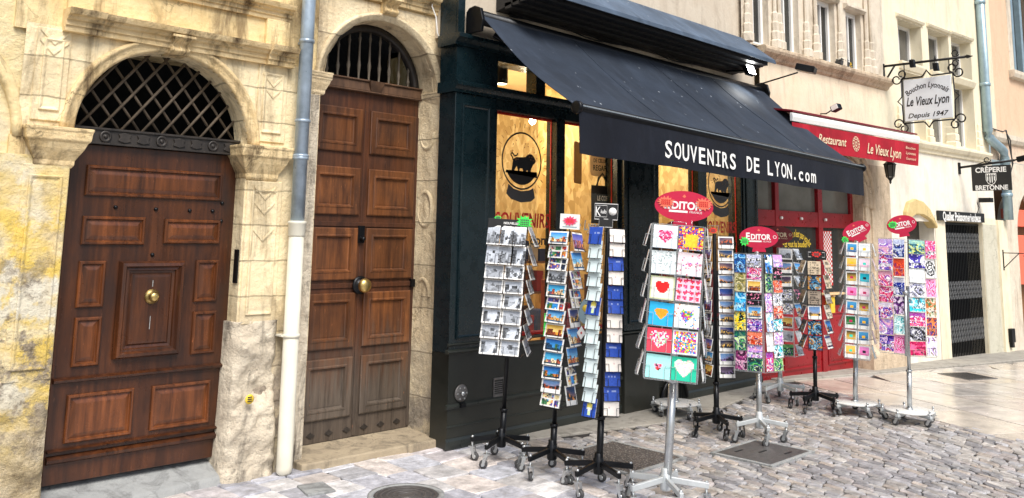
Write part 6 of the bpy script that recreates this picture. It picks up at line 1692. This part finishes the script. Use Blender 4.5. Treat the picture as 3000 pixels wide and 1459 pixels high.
# R4 silver rack of heart cards
r = Rack('tall silver rack of heart cards under a big crimson oval sign with two salmon starbursts', 'silver heart-card rack', 4.467, 3.166, .065, M['wire'], 'square heart greeting cards')
r.pole(M['silver'], 1.68, .022, .025, .74); r.cross(M['alu'], 5, .255, .05, .15, .034)
sk = C('e53935', '43a047', '1e88e5', '8e24aa', 'fb8c00')
N = 18
L4 = [a_heart(N, N, (.74, .80, .82), None, 'white card with pink speckled heart', .85, PINKS[:5]), a_heart(N, N, (.74, .82, .82), None, 'white card with faint doodle heart', 1.3, C('dfe9ea', 'cfd9da', '9fb0b2', 'eef4f4')),
      a_heart(N, N, (.78, .77, .70), hexc('d41414'), 'cream card with plain red heart', .78, None, (.55, .6, .35)), a_heart(N, N, (.02, .42, .75), hexc('f29a1f'), 'bright blue card with orange heart', .72),
      a_heart(N, N, (.72, .06, .10), None, 'red card with pink blossom heart', 1.05, C('f8bbd0', 'ec407a', 'fce4ec', 'd81b60', 'a5d6a7')), a_heart(N, N, (.38, .78, .76), None, 'aqua card with tiny red heart', .42, C('d32f2f', 'f48fb1', '333333'))]
R4 = [(grid(N, N, lambda x, y: jit(rng.choice(C('5e35b1', 'ffb300', 'e64a19', '1e3a8a', 'c2185b', 'f9d976')) if not (.3 < x < .8 and .1 < y < .65) else hexc('f2c230'), .15)), 'multicolour card with yellow heart'),
      a_heart(N, N, (.80, .68, .70), None, 'pale pink speckled card', .3, PINKS, None, PINKS), (grid(N, N, lambda x, y: jit(hexc('f6c9da'), .05) if not heart((x*4) % 1, (y*4) % 1, 1.1) else jit(rng.choice(C('d81b60', 'e53935', 'f06292')), .15)), 'pink card of many small hearts'),
      a_heart(N, N, (.78, .80, .78), None, 'white card with rainbow heart', .72, C('d81b60', '1e88e5', 'fdd835', '43a047', '8e24aa'), None, sk), (grid(N, N, bordered(lambda x, y: jit(rng.choice(C('9c27b0', 'fb8c00', 'fdd835', 'e91e63', '1e88e5', 'f3e5f5', '7b1fa2', '26a69a')), .2), .06, .06)), 'white-edged multicolour floral card'),
      a_heart(N, N, (.02, .52, .33), None, 'emerald card with pale leafy heart', 1.05, C('f1f8e9', 'dcedc8', 'ffffff', 'c8e6c9', 'f8bbd0'))]
tp = [1.668-.154*i for i in range(6)]
r.face((-.172, .12), (.133, .12), [(0, .495, list(zip(tp, [.136]*6, L4)), 'left column'), (.505, 1, list(zip(tp, [.136]*6, R4)), 'right column')], 'front', .12, 'T')
r.face((-.186, -.12), (-.176, .12), [(.3, .95, [(z, .13, a_side(8, 8)) for z in tp], 'left side')], 'left', .22, 'T')
r.face((.140, .12), (.156, -.12), [(.05, .85, [(z, .136, a_side(8, 8)) for z in tp], 'right side')], 'right', .16, 'T')
b, Mo = r.oval(.125, 1.80, .18, .095, -.0, M['sign_red'])
r.star(Mo, -.112, .018, .058, M['orange_star'], b, 14, .7); r.star(Mo, .120, .020, .056, M['orange_star'], b, 14, .75)
m = MB(Mo)
for a_, c_ in (((-.07, -.135), (-.07, -.10)), ((-.07, -.10), (.02, -.10)), ((.02, -.10), (.02, -.135)), ((.055, -.135), (.055, -.085))): m.tube([(a_[0], -.012, a_[1]), (c_[0], -.012, c_[1])], .0016, 5)
m.build('sign_clip', M['wire'], r.root)

# R5 hidden behind
r = Rack('silver disc-base rack mostly hidden behind the heart-card rack', 'hidden silver rack', 6.794, 4.695, .0, M['wire'], '')
r.pole(M['silver'], 1.62, .02, .022, .6); r.disc(.2, .3)
m = MB(r.L)
for x in (-.12, .12):
    for y in (-.12, .12): m.bar((x, y, .62), (x, y, 1.58), .004, .004)
for z in (.62, .86, 1.1, 1.34, 1.58):
    for y in (-.12, .12): m.bar((-.12, y, z), (.12, y, z), .004, .004)
    for x in (-.12, .12): m.bar((x, -.12, z), (x, .12, z), .004, .004)
    m.bar((-.12, 0, z), (.12, 0, z), .004, .004)
m.build('wire_panel', M['wire'], r.root, fixn=False)
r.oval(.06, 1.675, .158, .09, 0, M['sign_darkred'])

# R6 night views
r = Rack('black rack of white-bordered night-view postcards with a small red-starred clip sign', 'night-view postcard rack', 6.342, 3.986, .004, M['dark_wire'], 'white-bordered night-view postcards')
r.pole(M['black'], 1.64, .02, .022, .42); r.cross(M['black'], 5, .215, .1, .15, cm='blk')
tp = [1.612-.1045*i for i in range(11)]
r.face((.022, .05), (.152, .02), [(0, 1, [(z, .097, a_night(14, 10)) for z in tp], 'right side')], 'right', .12, 'W')
r.face((-.070, -.04), (-.012, .05), [(0, 1, [(z, .097, rng.choice([a_night, a_bw, a_city])(10, 10)) for z in tp], 'left side')], 'left', .16, 'W')
Mo = r.L @ Matrix.Translation((-.01, .0, 1.665)); m = MB(Mo); m.box(-.045, .045, -.001, .001, -.04, .04); b = m.build('clip_sign', M['glass'], r.root)
m = MB(Mo)
for a_, c_ in (((-.046, -.045), (-.046, .042)), ((-.046, .042), (.046, .042)), ((.046, .042), (.046, -.045)), ((.046, -.045), (-.046, -.045))): m.bar((a_[0], -.002, a_[1]), (c_[0], -.002, c_[1]), .003, .003)
m.build('clip_frame', M['wire'], b); r.star(Mo, 0, 0, .038, M['red_star'], b, 9, .8)

# R7 silver cross-base art rack
r = Rack('silver cross-base rack of assorted art cards with a crimson oval sign and green starburst', 'silver cross-base art rack', 6.456, 3.663, .008, M['wire'], 'assorted art cards')
r.pole(M['silver'], 1.5, .02, .022, .55); r.cross(M['alu'], 5, .22, .0, .15, .032)
def rr_(*f_): return rng.choice(f_)
t9 = [1.472-.1025*i for i in range(9)]; t6 = [1.472-.154*i for i in range(6)]
fl = lambda a, b: a_floral(a, b); lt = lambda a, b: a_letters(a, b)
spec1 = [a_floral(9, 14, C('1e62b5', '3f8fd0', '90caf9', '143f7a'), 'blue harbour poster'), a_floral(9, 14, C('8a8a4a', 'b5a35a', '6d6a3a', 'd8cfa0'), 'olive map poster'), a_floral(9, 14, C('1ba0d8', '4fc3f7', '0277bd', 'b3e5fc'), 'sky-blue poster'), a_floral(9, 14, C('f7d51d', '1a1a1a', '2a9d8f', 'ffe66d'), 'yellow cartoon-like poster'), a_floral(9, 14), a_floral(9, 14, C('6a1b5a', 'a0447e', '3a1030', 'd8a0c0'), 'plum patterned poster')]
spec1[3] = (spec1[3][0], 'yellow and black poster')
spec1 = [(g, d.replace(' card', '')) for g, d in spec1]
r.face((-.18, .07), (.037, .105), [(0, .43, list(zip(t6, [.145]*6, spec1)), 'first column'), (.45, 1, [(z, .096, rr_(fl, lt, fl, a_city)(13, 10)) for z in t9], 'second column')], 'left', .1, 'W')
r.face((.045, .105), (.182, -.03), [(0, .42, [(z, .145, rr_(fl, lt)(8, 13)) for z in t6], 'third column'), (.45, 1, [(z, .096, rr_(fl, lt, fl)(10, 10)) for z in t9], 'fourth column')], 'right', .1, 'W')
b, Mo = r.oval(.03, 1.615, .155, .09, 0., M['sign_red']); r.star(Mo, -.115, -.035, .042, M['green_star'], b, 9, .95)

# R8 rear silver rack
r = Rack('rear silver rack of mixed photo cards under a shaded dark red oval sign', 'rear silver mixed-photo rack', 8.161, 4.39, .01, M['wire'], 'mixed photo cards on the rear rack')
r.pole(M['silver'], 1.52, .02, .022, .45); r.cross(M['alu'], 5, .25, .35, .15)
tp = [1.505-.1345*i for i in range(8)]
r.face((.005, .06), (.137, .08), [(0, 1, [(z, .105, rr_(a_city, a_bw, fl, a_sepia, a_night)(13, 10)) for z in tp], 'front side')], 'front', .2, 'T')
r.face((.14, .08), (.197, -.05), [(0, 1, [(z, .105, rr_(a_bw, a_letters, a_city)(9, 9)) for z in tp], 'right side')], 'right', .34, 'T')
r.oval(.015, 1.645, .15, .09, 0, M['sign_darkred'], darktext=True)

# R9 small black rack
r = Rack('small black rack of newsprint and sea cards under a black sign with red starburst', 'small black newsprint rack', 7.951, 3.919, .015, M['dark_wire'], 'newsprint and sea cards')
r.pole(M['black'], 1.42, .017, .019, .5); r.cross(M['black'], 5, .235, .5, .15, cm='blk')
tp = [1.398-.139*i for i in range(6)]
dk = lambda a, b: a_floral(a, b, C('123a5a', '2a6f9e', '0a1a2a', '7fb0c8', 'c08a3a'), 'dark sea-blue photo')
ar = [a_sepia, dk, a_sepia, a_night, dk, dk]
r.face((-.055, .09), (.068, .09), [(0, 1, [(z, .125, f_(12, 12)) for z, f_ in zip(tp, ar)], 'front side')], 'front', .14, 'W')
r.face((-.10, -.04), (-.058, .09), [(0, 1, [(z, .115, f_(8, 9)) for z, f_ in zip(tp, ar)], 'left side')], 'left', .36, 'W')
r.face((.07, .09), (.12, -.05), [(0, 1, [(z, .115, f_(8, 9)) for z, f_ in zip(tp, [a_sepia]*4+[a_city]*2)], 'right side')], 'right', .42, 'W', curl=.02)
Mo = r.L @ Matrix.Translation((.03, -.0, 1.465)); m = MB(Mo); pts = [(-.09, -.05), (.09, -.05), (.09, .02)]+[(.09*math.cos(PI*k/8), .02+.03*math.sin(PI*k/8)) for k in range(1, 8)]+[(-.09, .02)]
m.prism(pts, -.002, .002); b = m.build('header_board', M['black_matt'], r.root)
m = MB(Mo)
for sg in (-1, 1): m.bar((sg*.075, -.0028, -.025), (sg*.075, -.0028, .02), .001, .004); m.bar((sg*.05, -.0028, -.025), (sg*.075, -.0028, -.025), .001, .004); m.bar((sg*.05, -.0028, .02), (sg*.075, -.0028, .02), .001, .004)
m.build('header_print', M['white_ink'], b); r.star(Mo, 0, -.0, .05, M['red_star'], b, 10, .62)

# R10 silver disc rack of framed picture cards
r = Rack('silver disc-base rack of white-framed picture cards under a tilted crimson oval sign', 'tilt-signed silver rack', 8.149, 3.629, .046, M['wire'], 'white-framed square picture cards')
r.pole(M['silver'], 1.6, .019, .021, .5); r.disc(.2, .2)
tp = [1.578-.1345*i for i in range(8)]
r.face((-.095, .1), (.121, .1), [(0, .49, [(z, .118, a_polaroid(11, 11)) for z in tp], 'left column'), (.51, 1, [(z, .118, a_polaroid(11, 11)) for z in tp], 'right column')], 'front', .1, 'W')
r.face((-.112, -.08), (-.098, .1), [(.2, .9, [(z, .112, a_side(7, 7)) for z in tp], 'left side')], 'left', .3, 'W')
r.face((.124, .1), (.142, -.08), [(.1, .8, [(z, .112, a_side(7, 7)) for z in tp], 'right side')], 'right', .28, 'W')
b, Mo = r.oval(.075, 1.70, .135, .082, R(30), M['sign_red']); r.star(Mo, -.135, -.03, .035, M['green_star'], b, 9, 1.1)

# R11 wide rack of purple and pink cards
r = Rack('wide silver disc-base rack of purple and pink cards, farthest to the right', 'wide purple and pink rack', 8.151, 3.133, .03, M['wire'], 'purple and pink pattern cards')
r.pole(M['silver'], 1.2, .019, .021, .45); r.disc(.205, .5)
t7 = [1.615-.144*i for i in range(7)]; t6 = [1.615-.17*i for i in range(6)]; t8 = [1.615-.128*i for i in range(8)]
pf = lambda a, b: rng.choice([lambda p, q: a_floral(p, q, PINKS, 'pink floral'), lambda p, q: a_floral(p, q, C('5e35b1', '9575cd', '311b92', 'e1bee7', 'c2185b', 'f5eef8'), 'purple floral'), lambda p, q: a_floral(p, q, C('ce93d8', 'f8bbd0', 'b39ddb', 'ffffff', '7e57c2'), 'lilac blossom'), a_floral])(a, b)
c2_ = [a_floral(11, 16, C('1b3a8a', 'c8d4f0', '6a4aa0', 'f0f0fa', '101840'), 'navy dotted'), a_floral(11, 16, C('e64a19', 'ff7043', 'bf360c', 'd84315', '8a2a5a'), 'orange bouquet'), a_floral(11, 16, C('141f6a', '1a2f9a', 'c8cce8', 'e8e8f0'), 'indigo landscape'), a_floral(11, 16, C('3a1050', '6a2a80', 'd8b8e0', 'f0e0f4'), 'dark violet blossom'), a_floral(11, 16, C('c8f0f0', '8fd8dc', 'e8fafa', '26a0a8'), 'pale turquoise drawing'), a_rosette(14, 18)]
c4_ = [a_floral(9, 14, PINKS, 'pink hearts'), a_rosette(12, 14, True), a_rosette(12, 14), a_floral(9, 14, C('e0d0b0', 'c06a2a', '4a7a4a', 'f4ead8'), 'tan parrot'), a_floral(9, 14, C('c2552a', '5a3a8a', 'e88a4a', '3a2a5a'), 'orange dusk'), a_floral(9, 14, C('d8c8f0', 'b090d8', '6a5030', 'f4eefc'), 'lilac sandwich')]
c4_[5] = (c4_[5][0], 'lilac and brown')
fix = lambda L_: [(g, d if d.endswith('card') else d+' card') for g, d in L_]
def fx(a): g, d = a; return (g, d if d.endswith('card') else d+' card')
c3_ = [a_floral(13, 11, C('2a6a7a', '8fc4c0', 'd8e06a', '1a4a5a'), 'teal yellow'), a_floral(13, 11, C('4a3ab0', '2a1a80', 'e8e8f8', 'f4f4fa'), 'violet-blue block'), a_letters(13, 11), a_floral(13, 11, C('222222', 'f0f0f4', 'b0b0d0', '555566'), 'black and white'), a_floral(13, 11, C('26c6da', '80deea', 'e0f7fa', '546e7a'), 'turquoise patterned'), pf(13, 11), a_floral(13, 11, C('101010', '303036', 'd0d0d8', '6a6a80'), 'black photo'), a_floral(13, 11, C('c2185b', 'd81b60', '8a1040', 'f06292'), 'crimson flower')]
r.face((-.24, .05), (-.017, .095), [(0, .55, [(z, .136, fx(pf(12, 13))) for z in t7], 'first column'), (.56, 1, list(zip(t6, [.158]*6, fix(c2_))), 'second column')], 'left', .09, 'W')
r.face((.002, .095), (.225, .01), [(0, .60, list(zip(t8, [.12]*8, fix(c3_))), 'third column'), (.61, 1, list(zip(t6, [.158]*6, fix(c4_))), 'fourth column')], 'right', .09, 'W')
m = MB(r.L); m.tube([(-.02, -.12, .59), (-.02, -.12, 1.13)], .013, 10); m.lathe((-.02, -.12, 1.13), [(.018, 0), (.02, .008), (.02, .03), (.012, .036)], 10); m.build('front_post', M['silver'], r.root)
b, Mo = r.oval(.008, 1.757, .128, .085, R(13), M['sign_red']); r.star(Mo, -.075, .012, .045, M['green_star'], b, 9, .9)
